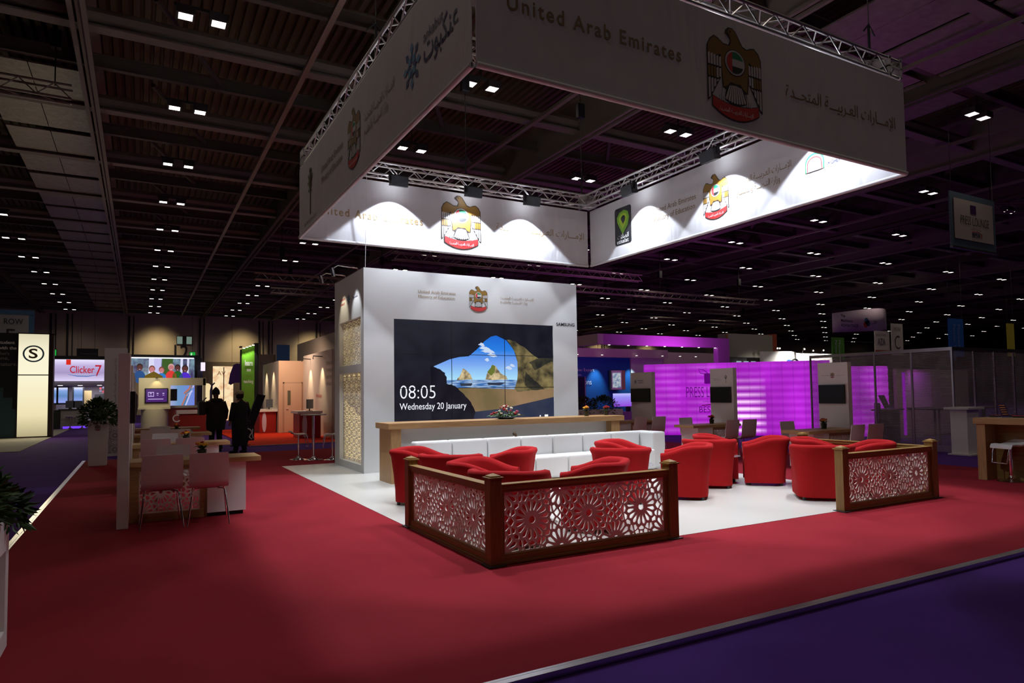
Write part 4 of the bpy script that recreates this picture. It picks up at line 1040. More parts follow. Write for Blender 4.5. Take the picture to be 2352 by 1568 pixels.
board('cloth', -6.6, 36, 3.3, -4.32, 5.25, mat('dim_sign_cloth', (.22, .21, .25, 1), .8), r); board('edge_band', -4.32, 36, 3.3, -4.12, 5.25, mat('blue_band', (.03, .09, .20, 1), .7), r)
board('top_band', -6.6, 35.98, 5.25, -4.12, 5.45, mat('blue_band'), r)
text('ROW', black_ink, '-y', (-5.2, 35.97, 4.82), height=.24, width=.68, parent=r, name='row_lettering'); text('F', black_ink, '-y', (-5.1, 35.97, 4.05), height=.55, parent=r)
# software stand with glowing white fascia
r = thing('exhibition_stand', 'distant stand with glowing lilac-white fascia and red lettering, beside the S lightbox', 'stand', (0, 0, 0))
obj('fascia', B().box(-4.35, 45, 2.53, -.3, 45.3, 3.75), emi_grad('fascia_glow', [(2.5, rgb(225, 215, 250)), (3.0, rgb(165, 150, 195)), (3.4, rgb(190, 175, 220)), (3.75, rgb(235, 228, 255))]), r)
obj('roof_edge', B().box(-4.4, 44.9, 3.75, -.2, 46, 3.95), black, r)
text('Clicker', glow('clicker_red', rgb(185, 25, 40)), '-y', (-3.46, 44.97, 2.98), width=1.18, height=.40, parent=r, bold=.01)
text('7', glow('clicker_red'), '-y', (-2.25, 44.97, 2.80), width=.32, height=.64, parent=r)
obj('printed_swoosh', B().tube([(-3.55, 44.96, 2.90), (-3.1, 44.96, 2.81), (-2.6, 44.96, 2.80), (-2.0, 44.96, 2.90)], .03, 6, rs=[.008, .03, .03, .008]), glow('swoosh_blue', rgb(70, 110, 175)), r)
obj('printed_tag', B().box(-3.64, 44.97, 3.45, -3.42, 45, 3.74), glow('tag_red', rgb(215, 40, 25)), r)
obj('back_wall', B().box(-4.35, 48, F0, -.3, 48.1, 2.53).box(-4.35, 45.1, 2.3, -.3, 48, 2.5), mat('stand_grey', (.45, .42, .42, 1), .7), r)
for k, (a, c) in enumerate(((-4.6, -4.2), (-4.1, -3.66), (-3.35, -2.92))):
    s = obj('screen_surround', B().box(a-.07, 46.4, 1.2, c+.07, 46.5, 2.24), black, r)
    obj('backlit_screen', B().box(a, 46.35, 1.3, c, 46.4, 2.18), emi_grad('screen_blue_glow', [(1.3, rgb(150, 165, 240)), (1.7, rgb(95, 135, 190)), (2.0, rgb(130, 165, 225)), (2.18, rgb(225, 225, 255))]), r)
for k in range(3): obj('downlight', B().lathe([(.12, 0), (.12, .02)], 12, (-3.95+.95*k, 45.6, 2.28)), glow('downlight_white', (1, .95, .85, 1), 2.5), r)
obj('side_screen', B().box(-2.35, 46.9, 1.25, -1.4, 46.95, 1.78), black, r); obj('poster_frame', B().box(-2.92, 46.9, 1.0, -2.5, 46.95, 2.0), mat('brass_case', (.45, .33, .14, 1), .4), r)
for k in range(5): obj('printed_dot', B().lathe([(.07, 0), (.07, .02)], 8), [mat('dot_red', (.25, .02, .03, 1)), mat('dot_slate', (.08, .08, .12, 1))][k % 2], r, loc=(-1.95+.13*math.cos(k*1.25), 46.88, 2.05+.13*math.sin(k*1.25)), rot=(PI/2, 0, 0))
lamp('AREA', (-2.5, 45.9, 2.2), 90, (.9, .88, 1), (-2.5, 46, 0), size=2)
r = thing('demo_counter', 'pale silver counter with purple light at its foot, in front of the red-lettered distant stand', 'counter', (0, 0, 0))
obj('body', B().box(-3.6, 42, F0+.12, -2.42, 42.7, .92), mat('silver_panel', (.35, .31, .32, 1), .4), r); obj('counter_top', B().box(-3.7, 41.9, .92, -2.35, 42.8, 1.0), black, r)
obj('foot_glow', B().box(-3.5, 42.05, F0, -2.5, 42.6, .08), glow('purple_led', rgb(110, 60, 235), 1.2), r)
for k, px_ in enumerate((-3.2, -2.85)):
    m_ = thing('monitor', f'small grey monitor on the distant silver demo counter, {["left", "right"][k]} one', 'monitor', (px_, 42.35, 1.0))
    obj('screen', B().box(-.22, 0, .05, .18, .04, .42), mat('monitor_grey', (.10, .11, .15, 1), .4), m_); obj('stand', B().box(-.08, -.05, 0, .06, .08, .06), black, m_)
s = stool('distant white bar stool before the silver demo counter, left one', -3.15, 41.7, 1.2); s.location.z = F0
s = dup(s, (-2.62, 41.65, F0), .6, 'distant white bar stool before the silver demo counter, right one')
d_ = thing('desk_block', 'dark desk block at the left of the distant silver counter', 'desk', (0, 0, 0))
obj('body', B().box(-4.7, 42.2, F0, -3.62, 43.2, .95), black, d_)
r = thing('hanging_sign', 'black hanging information sign above the red-lettered distant stand', 'sign', (0, 0, 0))
board('panel', -3.86, 55, 4.0, -2.59, 5.02, mat('black_board', (.01, .009, .009, 1), .6), r); obj('hanging_wire', B().tube([(-3.6, 55.02, 5), (-3.6, 55.02, 9.0)], .012, 5).tube([(-2.8, 55.02, 5), (-2.8, 55.02, 9.0)], .012, 5), dark_grey, r)
for k in range(3): text('Information and rest area'[:22-4*k], grey_ink, '-y', (-3.65, 54.97, 4.62-.22*k), height=.08, parent=r)
for k, (ex, ez, wd, ht, nm) in enumerate(((-5.9, 4.55, .42, .66, 'beside the top of the S lightbox'), (3.5, 4.85, .42, .34, 'above the black-framed children poster'))):
    r = thing('exit_sign', f'green glowing exit sign {nm}', 'sign', (ex, 60, ez))
    obj('hanging_wire', B().tube([(.2, .06, ht), (.2, .06, 9.0-ez)], .012, 5), dark_grey, r)
    obj('sign_box', B().box(-.03, 0, -.03, wd+.03, .12, ht+.03), matt_black, r)
    obj('light_face', B().box(0, -.02, 0, wd, 0, ht), glow('exit_green', rgb(25, 160, 55), 1), r)
    obj('running_figure', B().ball((wd*.35, -.04, ht*.72), ht*.1, 5).tube([(wd*.35, -.04, ht*.6), (wd*.3, -.04, ht*.35)], ht*.06, 5).tube([(wd*.3, -.04, ht*.35), (wd*.5, -.04, ht*.15)], ht*.04, 4).tube([(wd*.3, -.04, ht*.35), (wd*.12, -.04, ht*.12)], ht*.04, 4).tube([(wd*.12, -.04, ht*.5), (wd*.5, -.04, ht*.5)], ht*.035, 4), glow('exit_white', (.8, 1, .8, 1)), r)
# white wayfinding panel with fretwork print
r = thing('wayfinding_panel', 'tall pale panel with vertical Arabic line and rosette print, behind the leafy planter', 'display panel', (-.84, 21, 0))
obj('panel', B().box(0, 0, F0, .54, .15, 2.88), kiosk_m, r, bevel=.004)
link('printed_rosettes', fretwork(.5, .95, a=.42, R=.13, bar=.008, depth=.002, name='printed_rosettes', m=mat('rosette_print', (.42, .32, .32, 1), .7), margin=.005), r, (.02, -.004, .05), ROT['-y'])
t_ = text(UAE_AR+' '+MOE_AR, grey_ink, '-y', (0, 0, 0), width=1.5, height=.07, parent=r); t_.location = (.30, -.006, 1.1); t_.rotation_euler = (0, -PI/2, -PI/2); t_.rotation_euler = Euler((PI/2, -PI/2, 0), 'XYZ')
# stand with the children poster
kx0, kx1 = -.75, 2.86
r = thing('exhibition_stand', 'distant stand with black rounded frame around a poster of six children', 'stand', (0, 0, 0))
obj('frame', B().prism(rrect(kx0, 2.35, kx1+.08, 3.80, .25), 40.03, 40.3, 'y'), matt_black, r)
obj('side_column', B().box(2.72, 39.9, F0, 2.98, 40.3, 3.0), mat('navy_column', (.02, .015, .05, 1), .5), r)
KY = 40.0; kp = B(); kz0, kz1 = 2.43, 3.62
def kb(x, z, rx, rz, mi, dy): kp.add([(x+rx*math.cos(2*PI*i/14), KY-dy, z+rz*math.sin(2*PI*i/14)) for i in range(14)], [tuple(range(14))], mi)
kp.add([(kx0+.05, KY, kz0), (2.58, KY, kz0), (2.58, KY, kz1), (kx0+.05, KY, kz1)], [(0, 1, 2, 3)], 0)
for x0, x1, mi in ((.38, .62, 1), (.62, .95, 13), (1.0, 1.5, 2), (1.88, 1.98, 1), (2.2, 2.28, 1)): kp.add([(x0, KY-.005, kz0), (x1, KY-.005, kz0), (x1+.04, KY-.005, kz1), (x0+.02, KY-.005, kz1)], [(0, 1, 2, 3)], mi)
for x, hz, sk, hair, top, s_ in ((-.02, 3.12, 4, 5, 6, 1), (.55, 3.02, 3, 7, 8, 1), (1.0, 2.98, 3, 7, 9, .9), (1.45, 3.12, 3, 14, 10, 1.0), (1.76, 3.10, 4, 5, 11, .95), (2.12, 3.05, 4, 5, 12, 1.05), (-.55, 3.1, 3, 5, 9, .9)):
    kb(x, hz-.50*s_, .27*s_, .34*s_, top, .01); kb(x, hz+.03, .15*s_, .185*s_, hair, .015); kb(x, hz-.02, .125*s_, .16*s_, sk, .02); kp.add([(x-.05, KY-.021, hz-.09), (x+.05, KY-.021, hz-.09), (x, KY-.021, hz-.12)], [(0, 1, 2)], 1)
obj('poster', kp, [emi_noise('poster_back', rgb(60, 45, 95), rgb(120, 150, 165), 3)]+[glow('poster_'+n_, c) for n_, c in (('white', rgb(215, 215, 245)), ('green', rgb(50, 85, 30)), ('skin', rgb(190, 115, 120)), ('dark_skin', rgb(85, 40, 40)), ('hair_dark', rgb(35, 20, 25)),
    ('navy', rgb(15, 70, 130)), ('hair_brown', rgb(120, 60, 45)), ('teal', rgb(45, 120, 110)), ('blue', rgb(20, 115, 195)), ('red', rgb(215, 45, 45)), ('deep_green', rgb(15, 90, 30)), ('violet', rgb(75, 35, 195)), ('lilac', rgb(195, 190, 235)), ('blond', rgb(205, 165, 155)))], r)
obj('light_strip', B().box(kx0+.1, 39.97, 3.60, 2.55, 40, 3.66), glow('strip_white', (.9, .9, 1, 1), 1.3), r)
obj('side_lightbox', B().box(2.88, 39.6, 2.95, 3.08, 39.9, 3.4), glow('strip_lilac', rgb(235, 220, 255), 1.2), r)
obj('printed_sky_wall', B().box(1.35, 40.05, 1.0, 2.6, 40.1, 2.28), emi_grad('sky_wall', [(1.35, rgb(170, 170, 215)), (1.8, rgb(110, 150, 195)), (2.6, rgb(110, 130, 220))], 'x'), r)
rb = B()
for k, mi in enumerate((0, 1, 2)):
    for i in range(10):
        a, a2 = PI*.5+i*.09, PI*.5+(i+1)*.09; R0 = 1.6-.09*k
        q = [(3.3+R0*math.cos(t)*1.0+.0, 40.03, .75+R0*math.sin(t)) for t in (a, a2)]+[(3.3+(R0-.08)*math.cos(t), 40.03, .75+(R0-.08)*math.sin(t)) for t in (a2, a)]
        if all(1.36 < p[0] < 2.6 and 1.02 < p[2] < 2.28 for p in q): rb.add(q, [(3, 2, 1, 0)], mi)
for k, mi in enumerate((0, 1, 2)):
    rb.add([(1.92+.09*k, 40.03, 1.02), (2.0+.09*k, 40.03, 1.02), (2.45+.07*k, 40.03, 2.2), (2.38+.07*k, 40.03, 2.2)], [(0, 1, 2, 3)], mi)
obj('printed_rainbow', rb, [glow('rb_orange', rgb(185, 110, 90)), glow('rb_blue', rgb(70, 120, 160)), glow('rb_lilac', rgb(190, 190, 235))], r)
obj('wall_screen', B().box(1.36, 39.98, 1.35, 1.75, 40.03, 1.98), black, r)
obj('counter_front', B().box(1.3, 38.6, F0, 2.7, 39.2, .98), mat('coral_counter', (.34, .055, .04, 1), .5), r); obj('counter_top', B().box(1.2, 38.5, .98, 2.75, 39.3, 1.1), mat('dim_top', (.35, .30, .27, 1), .4), r)
for k, (x, z, rad) in enumerate(((.62, 2.42, .48), (1.55, .75, .32))):
    obj('yellow_cutout', B().prism([(x+rad*math.cos(PI*i/3+.5), z+rad*math.sin(PI*i/3+.5)) for i in range(6)], 39.5-k*.5, 39.54-k*.5, 'y'), mat('cutout_yellow', (.50, .34, .01, 1), .6), r)
r = thing('demo_kiosk', 'cream demonstration kiosk with purple screen and warm lamp, behind the left desks', 'kiosk', (0, 0, 0))
cream = mat('kiosk_cream', (.62, .56, .38, 1), .6)
obj('upright', B().box(-.05, 38, .95, 1.36, 38.4, 2.52).box(-.25, 37.9, .95, 1.36, 38.5, 1.05), cream, r); obj('beam', B().box(1.36, 38, 2.14, 3.0, 38.15, 2.52).box(2.86, 38, F0, 2.98, 38.15, 2.5), cream, r)
obj('round_base', B().lathe([(.60, F0), (.60, .96)], 28, (.66, 38.35, 0)), cream, r, sm=40)
obj('screen_frame', B().box(.22, 37.93, 1.27, 1.25, 38, 2.0), matt_black, r); obj('display', B().box(.27, 37.9, 1.31, 1.2, 37.93, 1.96), glow('purple_display', rgb(62, 10, 105)), r)
ib = B().box(.36, 37.88, 1.58, .62, 37.9, 1.61).box(.36, 37.88, 1.78, .62, 37.9, 1.81).box(.36, 37.88, 1.58, .38, 37.9, 1.81).box(.60, 37.88, 1.58, .62, 37.9, 1.81)
for x in (.44, .74, 1.0): ib.box(x, 37.88, 1.72, x+.08, 37.9, 1.76).box(x, 37.88, 1.64, x+.08, 37.9, 1.66)
obj('display_icons', ib.box(.36, 37.88, 1.44, 1.04, 37.9, 1.47), glow('icon_white', rgb(210, 190, 240)), r)
lamp('SPOT', (.74, 37.75, 2.48), 14, (1, .75, .35), (.74, 38, 2.05), size=.03, cone=90, blend=.8)
obj('lamp', B().lathe([(.05, 0), (.05, .06)], 10, (.74, 37.75, 2.48)), black, r)
lamp('AREA', (.6, 36.5, 2.9), 26, (1, .9, .65), (.6, 38, .8), size=.8)
r = thing('smile_counter', 'coral red counter with a white smiling logo, left of the two people', 'counter', (0, 0, 0))
obj('body', B().box(1.5, 32.6, F0, 2.8, 33.3, .80), mat('deep_red_panel', (.33, .012, .008, 1), .5), r); obj('counter_top', B().box(1.42, 32.5, .80, 2.9, 33.4, .95), white, r)
sm_ = B()
for i in range(18): 
    a, a2 = PI*.3+i*.26, PI*.3+(i+1)*.26; sm_.add([(1.42+q*math.cos(t), 32.48, .62+q*math.sin(t)) for q, t in ((.12, a), (.17, a), (.17, a2), (.12, a2))], [(0, 1, 2, 3)])
obj('printed_smile', sm_, white_ink, r)
# poster wall, hanging shirt, lit arch behind the people
r = thing('poster_wall', 'brightly lit cream poster wall with orange figures, behind the two people', 'display wall', (0, 0, 0))
obj('light_wall', B().box(4.2, 48, F0, 5.45, 48.1, 3.55), emi_noise('poster_cream', rgb(250, 225, 180), rgb(215, 140, 90), 2.2, .45, .75), r)
text('AV', glow('poster_brown', rgb(120, 70, 40)), '-y', (4.45, 47.97, 2.95), height=.28, parent=r)
obj('pole', B().tube([(4.85, 47.9, F0), (4.85, 47.9, 3.5)], .03, 6), mat('pole_red', (.25, .03, .03, 1)), r)
r = thing('lit_arch', 'small glowing cream arch with a blue curved edge left of the dark-hatted person', 'display arch', (0, 0, 0))
obj('arch_face', B().prism(rrect(3.15, 1.1, 3.75, 2.35, .2), 44, 44.1, 'y'), glow('arch_cream', rgb(240, 215, 165)), r)
obj('arch_edge', B().tube([(3.72, 43.95, 1.1), (3.72, 43.95, 1.9), (3.78, 43.95, 2.2), (3.95, 43.95, 2.38)], .045, 6), mat('arch_blue', (.03, .02, .2, 1)), r)
r = thing('shirt_display', 'purple cloth shirt shape hanging beside the lit poster wall', 'display', (0, 0, 0))
obj('shirt', B().prism([(4.30, 2.25), (4.42, 2.18), (4.62, 2.3), (5.15, 2.3), (5.15, 3.3), (4.72, 3.38), (4.55, 3.3), (4.38, 2.8)], 40, 40.08, 'y'), mat('purple_cloth', (.09, .03, .20, 1), .8), r)
obj('stand_pole', B().tube([(4.95, 40.1, F0), (4.95, 40.1, 2.3)], .03, 6), dark_grey, r)
r = thing('banner_tower', 'green curved banner tower lit by four small lamps at its top', 'banner', (0, 0, 0))
gb = B(); n_ = 12
for i in range(n_):
    for_z = [(1.0, 3.78)]
    x0, x1 = 4.10+.56*i/n_, 4.10+.56*(i+1)/n_; z0, z1 = 3.74+.20*i/n_, 3.74+.20*(i+1)/n_; y0, y1 = 33-.0*i, 33
    gb.add([(x0, y0, .95), (x1, y1, .95), (x1, y1, z1), (x0, y0, z0)], [(0, 1, 2, 3)])
obj('cloth', gb, mat('banner_green', (.13, .36, .012, 1), .6, noise=.35, nscale=1.5), r)
obj('frame', B().box(4.68, 32.98, F0, 4.84, 33.4, 4.02).box(4.06, 33.02, F0, 4.68, 33.3, 3.7).box(4.0, 32.8, 3.78, 4.1, 33.1, 3.84), matt_black, r)
for k in range(4):
    obj('lamp', B().box(-.05, -.02, 0, .05, .06, .03), glow('lamp_pale', (.95, 1, .8, 1), 2.5), r, loc=(4.18+.135*k, 32.86, 3.74+.05*k)); lamp('SPOT', (4.18+.135*k, 32.86, 3.72+.05*k), 26, (.95, 1, .8), (4.18+.135*k, 33, 2.6), size=.02, cone=56, blend=.8)
text('learn', white_ink, '-y', (4.24, 32.97, 2.95), width=.34, height=.26, parent=r, bold=.03); text('more', white_ink, '-y', (4.32, 32.97, 2.68), width=.18, height=.12, parent=r, bold=.03)
text('teaching', white_ink, '-y', (4.18, 32.97, 2.1), width=.42, height=.2, parent=r, bold=.02)
# pale stand with red counters
pk = mat('peach_wall', (.62, .42, .30, 1), .7); pw_ = mat('pale_lilac_wall', (.58, .50, .46, 1), .7)
r = thing('exhibition_stand', 'pale walled stand with a peach door wall and warm wall lights, on orange carpet', 'stand', (0, 0, 0))
obj('side_wall', B().box(5.05, 29.1, 0, 5.15, 33.2, 3.0), pw_, r); obj('side_wall', B().box(6.05, 24.2, 0, 6.15, 29, 3.2), pw_, r)
obj('end_wall', B().box(6.0, 23.1, 0, 6.3, 24.0, 3.1), mat('mauve_wall', (.30, .23, .22, 1), .7), r)
obj('door_wall', B().box(5.05, 29.0, 0, 6.05, 29.1, 3.0), pk, r); obj('tall_wall', B().box(6.5, 23, 3.0, 6.6, 32.5, 3.95), mat('grey_wall', (.33, .28, .25, 1), .8), r)
dr = obj('door', B().box(5.27, 28.96, .01, 5.97, 29.0, 2.05), pk, r); obj('door_frame', B().box(5.22, 28.97, 0, 5.27, 29, 2.1).box(5.97, 28.97, 0, 6.0, 29, 2.1).box(5.22, 28.97, 2.05, 6.0, 29, 2.1), mat('door_trim', (.45, .30, .22, 1), .6), r)
obj('door_window', B().box(5.4, 28.95, 1.15, 5.52, 28.96, 1.75), mat('door_glass', (.12, .12, .08, 1), .2), dr); obj('door_handle', B().tube([(5.34, 28.93, 1.0), (5.42, 28.93, 1.0)], .015, 6), steel, dr)
for k, (x, y, tx, ty) in enumerate(((5.0-.35, 30.2, 5.05, 30.2), (4.65, 32.0, 5.05, 32.0), (5.7, 25.6, 6.05, 25.6), (5.7, 27.6, 6.05, 27.6))):
    obj('wall_lamp', B().tube([(tx, ty, 3.0), (x, y, 3.02), (x, y, 2.9)], .02, 6), black, r); lamp('SPOT', (x, y, 2.9), 120, (1, .78, .45), (tx, ty, 1.9), size=.03, cone=62, blend=.9)
for k, yy in enumerate((28.4, 25.0)): text('Scholastic support\nfor every school\nlearn more today\nwith our team', grey_ink, '-x', (6.04, yy, 1.9), width=1.6, height=.9, parent=r) if k else text('Promethean', mat('emblem_red'), '-x', (6.04, 26.6, 1.45), width=.9, height=.16, parent=r)
lamp('AREA', (4.6, 27.5, 3.6), 70, (1, .72, .5), (5.4, 28.5, .6), size=1.4)
for k, (x0, y0, x1, y1, nm) in enumerate(((4.35, 29.3, 5.0, 31.2, 'farther'), (5.0, 24.6, 5.75, 25.7, 'nearer'))):
    r = thing('red_counter', f'red counter with white top on the orange carpet, {nm} of two', 'counter', (0, 0, 0))
    obj('body', B().box(x0, y0, 0, x1, y1, .88), mat('deep_red_panel'), r); obj('counter_top', B().box(x0-.08, y0-.08, .88, x1+.05, y1+.05, .97), white, r)
    obj('logo_shield', B().lathe([(.001, 0), (.16, .001), (.16, .02), (.001, .02)], 20), mat('lilac_white', (.6, .52, .66, 1), .5), r, loc=(x0+.18, y0-.002, .45), rot=(PI/2, 0, 0), scale=(.55, 2.6, 1))
    m_ = thing('monitor', f'flat monitor turned sideways on the {nm} red counter', 'monitor', (x0+.45, y0+.4, .97), .9)
    obj('screen', B().box(-.24, -.02, .08, .24, .02, .42), mat('monitor_blue', (.10, .12, .17, 1), .3), m_); obj('stand', B().box(-.1, -.06, 0, .1, .1, .012).box(-.02, .0, 0, .02, .03, .2), black, m_)
r = thing('blue_square_sign', 'plain blue square sign over the pale stand', 'sign', (0, 0, 0)); board('panel', 6.2, 36.2, 3.35, 6.85, 4.2, mat('plain_blue', (.02, .11, .28, 1), .6), r); obj('post', B().box(6.5, 36.26, F0, 6.56, 36.3, 3.4), dark_grey, r)
r = thing('grey_box_wall', 'grey boxed wall section behind the blue square sign', 'wall panel', (0, 0, 0)); board('panel', 5.2, 36.5, F0, 6.2, 3.7, mat('box_grey', (.20, .17, .13, 1), .8), r)
# tapered dark stand leg next to the green tower
r = thing('leaning_display', 'black leaning display frame right behind the two people', 'display frame', (0, 0, 0))
obj('frame', B().prism([(2.75, 0), (3.0, 0), (3.55, 1.55), (3.3, 1.6)], 22.7, 22.9, 'y'), matt_black, r); obj('foot', B().box(2.5, 22.6, F0, 3.1, 23, 0), matt_black, r)

# ================================================================== two people seen from behind
def person(label, at, rz, coat, coat2, bottom, skin, spec):
    r = thing('person', label, 'person', at, rz)
    hgt = spec.get('h', 1.75); k = hgt/1.75
    J = {'pel': (0, 0, .95), 'wai': (0, .0, 1.12), 'che': (0, .0, 1.33), 'nek': (0, .01, 1.49), 'hd1': (0, .02, 1.57), 'hd2': (0, .025, 1.66), 'hd3': (0, .02, 1.73)}
    rad = {'pel': .15, 'wai': .135, 'che': .15, 'nek': .06, 'hd1': .075, 'hd2': .095, 'hd3': .06}
    E_ = [('pel', 'wai'), ('wai', 'che'), ('che', 'nek'), ('nek', 'hd1'), ('hd1', 'hd2'), ('hd2', 'hd3')]
    for s, n_ in ((-1, 'L'), (1, 'R')):
        el = spec.get('elbow'+n_, (s*.27, -.02, 1.15)); wr_ = spec.get('wrist'+n_, (s*.27, .06, .92))
        J.update({'sh'+n_: (s*.17, 0, 1.41), 'el'+n_: el, 'wr'+n_: wr_, 'hi'+n_: (s*.09, 0, .90), 'kn'+n_: (s*.10, .03+.02*s, .50), 'an'+n_: (s*.11, -.02-.05*s, .09), 'to'+n_: (s*.13, .13-.05*s, .045)})
        rad.update({'sh'+n_: .075, 'el'+n_: .048, 'wr'+n_: .032, 'hi'+n_: .095, 'kn'+n_: .06, 'an'+n_: .042, 'to'+n_: .035})
        E_ += [('che', 'sh'+n_), ('sh'+n_, 'el'+n_), ('el'+n_, 'wr'+n_), ('pel', 'hi'+n_), ('hi'+n_, 'kn'+n_), ('kn'+n_, 'an'+n_), ('an'+n_, 'to'+n_)]
        w_ = Vector(wr_); d_ = (w_-Vector(el)).normalized(); pl = w_+d_*.08
        J['pa'+n_] = tuple(pl); rad['pa'+n_] = .030; E_.append(('wr'+n_, 'pa'+n_))
        sd = d_.cross(Vector((1, 0, 0))).normalized()
        for f in range(4):
            b0 = pl+sd*(.033-.022*f); b1 = b0+d_*(.042-.004*abs(f-1.3)); b2 = b1+d_*.028+Vector((-s*.014, 0, 0))
            for q, (nm, p) in enumerate((('a', b1), ('b', b2))): J[f'f{f}{nm}{n_}'] = tuple(p); rad[f'f{f}{nm}{n_}'] = .0088-.001*q
            E_ += [('pa'+n_, f'f{f}a{n_}'), (f'f{f}a{n_}', f'f{f}b{n_}')]
        th = w_+d_*.03+sd*.045; th2 = th+d_*.035+sd*.01
        J['ta'+n_] = tuple(th); J['tb'+n_] = tuple(th2); rad['ta'+n_] = .011; rad['tb'+n_] = .009; E_ += [('wr'+n_, 'ta'+n_), ('ta'+n_, 'tb'+n_)]
    keys = list(J); me = bpy.data.meshes.new('body'); me.from_pydata([Vector(J[q])*k for q in keys], [(keys.index(a), keys.index(b)) for a, b in E_], [])
    me.materials.append(skin)
    o = link('body', me, r)
    md = o.modifiers.new('skin', 'SKIN'); md.use_smooth_shade = True
    for i, q in enumerate(keys):
        sv = me.skin_vertices[0].data[i]; rr = rad[q]*k; sv.radius = (rr, rr*(.8 if q in ('pel', 'wai', 'che') else 1)); sv.use_root = (q == 'pel')
    ms = o.modifiers.new('sub', 'SUBSURF'); ms.levels = ms.render_levels = 1
    hx, hy, hz = (Vector(J['hd2'])*k)
    for s in (-1, 1):
        obj('ear', B().ball((hx+s*.088*k, hy-.005, hz-.02), .022*k, 6), skin, r, sm=60); obj('eye', B().ball((hx+s*.032*k, hy+.078*k, hz+.0), .012*k, 6), black, r)
    obj('nose', B().tube([(hx, hy+.085*k, hz+.005), (hx, hy+.108*k, hz-.03)], .01, 6, rs=[.007, .013]), skin, r); obj('mouth', B().box(hx-.024, hy+.082*k, hz-.066, hx+.024, hy+.088*k, hz-.058), mat('lips', (.25, .07, .06, 1)), r)
    n = 26
    def ell(prof):
        b = B(); vs = []; fs = []
        for (z, rx, ry, oy) in prof:
            for j in range(n):
                a = 2*PI*j/n; fold = 1+.02*math.sin(5*a+z*9)*(1 if z < 1.1 else .3)
                vs.append((rx*math.cos(a)*k*fold, (ry*math.sin(a)+oy)*k*fold, z*k))
        for i in range(len(prof)-1):
            for j in range(n): fs.append((i*n+j, i*n+(j+1) % n, (i+1)*n+(j+1) % n, (i+1)*n+j))
        fs += [tuple(range(n))[::-1], tuple(range((len(prof)-1)*n, len(prof)*n))]
        return b.add(vs, fs)
    obj('coat', ell([(spec['hem'], .22*spec['w'], .17, 0), (.8, .235*spec['w'], .18, 0), (1.0, .225*spec['w'], .175, 0), (1.15, .215*spec['w'], .165, 0), (1.3, .235*spec['w'], .165, 0), (1.40, .225*spec['w'], .145, 0), (1.45, .15, .11, .0), (1.49, .085, .085, .01), (1.52, .085, .085, .01)]), coat, r, sm=60)
    for n_ in 'LR':
        p = [Vector(J['sh'+n_])*k, (Vector(J['sh'+n_])*.55+Vector(J['el'+n_])*.45)*k, Vector(J['el'+n_])*k, (Vector(J['el'+n_])*.5+Vector(J['wr'+n_])*.5)*k, (Vector(J['el'+n_])*.05+Vector(J['wr'+n_])*.95)*k]
        obj('sleeve', B().tube(p, .06, 12, rs=[.095, .085, .072, .066, .055]), coat, r, sm=60)
        hp = [Vector(J[q+n_])*k for q in ('hi', 'kn', 'an')]; obj('trouser_leg', B().tube([hp[0], (hp[0]+hp[1])/2, hp[1], (hp[1]+hp[2])/2, hp[2]], .08, 12, rs=[.115, .1, .08, .074, .066]), bottom, r, sm=60)
        a_, t_2 = Vector(J['an'+n_])*k, Vector(J['to'+n_])*k
        obj('shoe', B().tube([a_+Vector((0, -.045, -.045)), a_+Vector((0, .0, -.035)), (a_+t_2)/2+Vector((0, 0, -.012)), t_2+Vector((0, .02, -.003)), t_2+Vector((0, .07, -.010))], .04, 10, rs=[.035, .05, .046, .042, .025]), black, r, sm=60)
    return r, (hx, hy, hz), k
skin1 = mat('skin_brown', (.16, .075, .045, 1), .6); skin2 = mat('skin_fair', (.36, .18, .12, 1), .6)
coat1 = mat('coat_dark_brown', (.016, .010, .007, 1), .9); coat2 = mat('coat_black', (.008, .007, .009, 1), .9)
r, (hx, hy, hz), k = person('person in dark brown coat and black beanie seen from behind, bag on left shoulder', (1.90, 20.75, -.034), .1, coat1, coat1, coat2, skin1, {'hem': .62, 'w': 1.12, 'elbowL': (-.30, .0, 1.17), 'wristL': (-.22, .2, 1.12)})
obj('beanie', B().lathe([(.105, -.03), (.108, .03), (.095, .085), (.06, .135), (.022, .17), (.004, .185)], 18, (hx, hy-.01, hz-.0)), coat2, r, sm=60)
obj('hood', B().tube([(-.14, -.06, 1.47), (-.07, -.13, 1.46), (.07, -.13, 1.46), (.14, -.06, 1.47)], .05, 10, rs=[.04, .06, .06, .04]), coat1, r, sm=60)
bg = thing('shoulder_bag', 'dark bag carried on the left shoulder of the person in the beanie', 'bag', (1.56, 20.72, 0), .1)
obj('bag_body', B().box(-.12, -.16, 1.02, .05, .16, 1.40), mat('bag_brown', (.02, .012, .008, 1), .8), bg, bevel=.03); obj('strap', B().tube([(-.03, -.1, 1.38), (.06, -.05, 1.5), (.1, .03, 1.5), (-.03, .1, 1.38)], .012, 6), black, bg)
r, (hx, hy, hz), k = person('person in long black coat and pale cap, beside the person in the beanie', (2.42, 19.75, -.034), .55, coat2, coat2, coat2, skin2, {'hem': .22, 'w': 1.0, 'h': 1.70, 'elbowR': (.29, .02, 1.16), 'wristR': (.27, .12, .92)})
obj('cap', B().lathe([(.108, -.01), (.112, .03), (.10, .075), (.06, .105), (.004, .118)], 18, (hx, hy, hz+.01)).box(hx-.07, hy+.05, hz, hx+.07, hy+.17, hz+.015), mat('cap_straw', (.38, .29, .17, 1), .8), r, sm=50)
obj('hair', B().lathe([(.06, -.12), (.095, -.09), (.104, -.02), (.106, .02)], 16, (hx, hy-.012, hz)), mat('dark_hair', (.02, .012, .008, 1), .7), r, sm=60)
bg = thing('carrier_bag', 'black and white carrier bag held low by the person in the pale cap', 'bag', (2.66, 19.83, 0), .4)
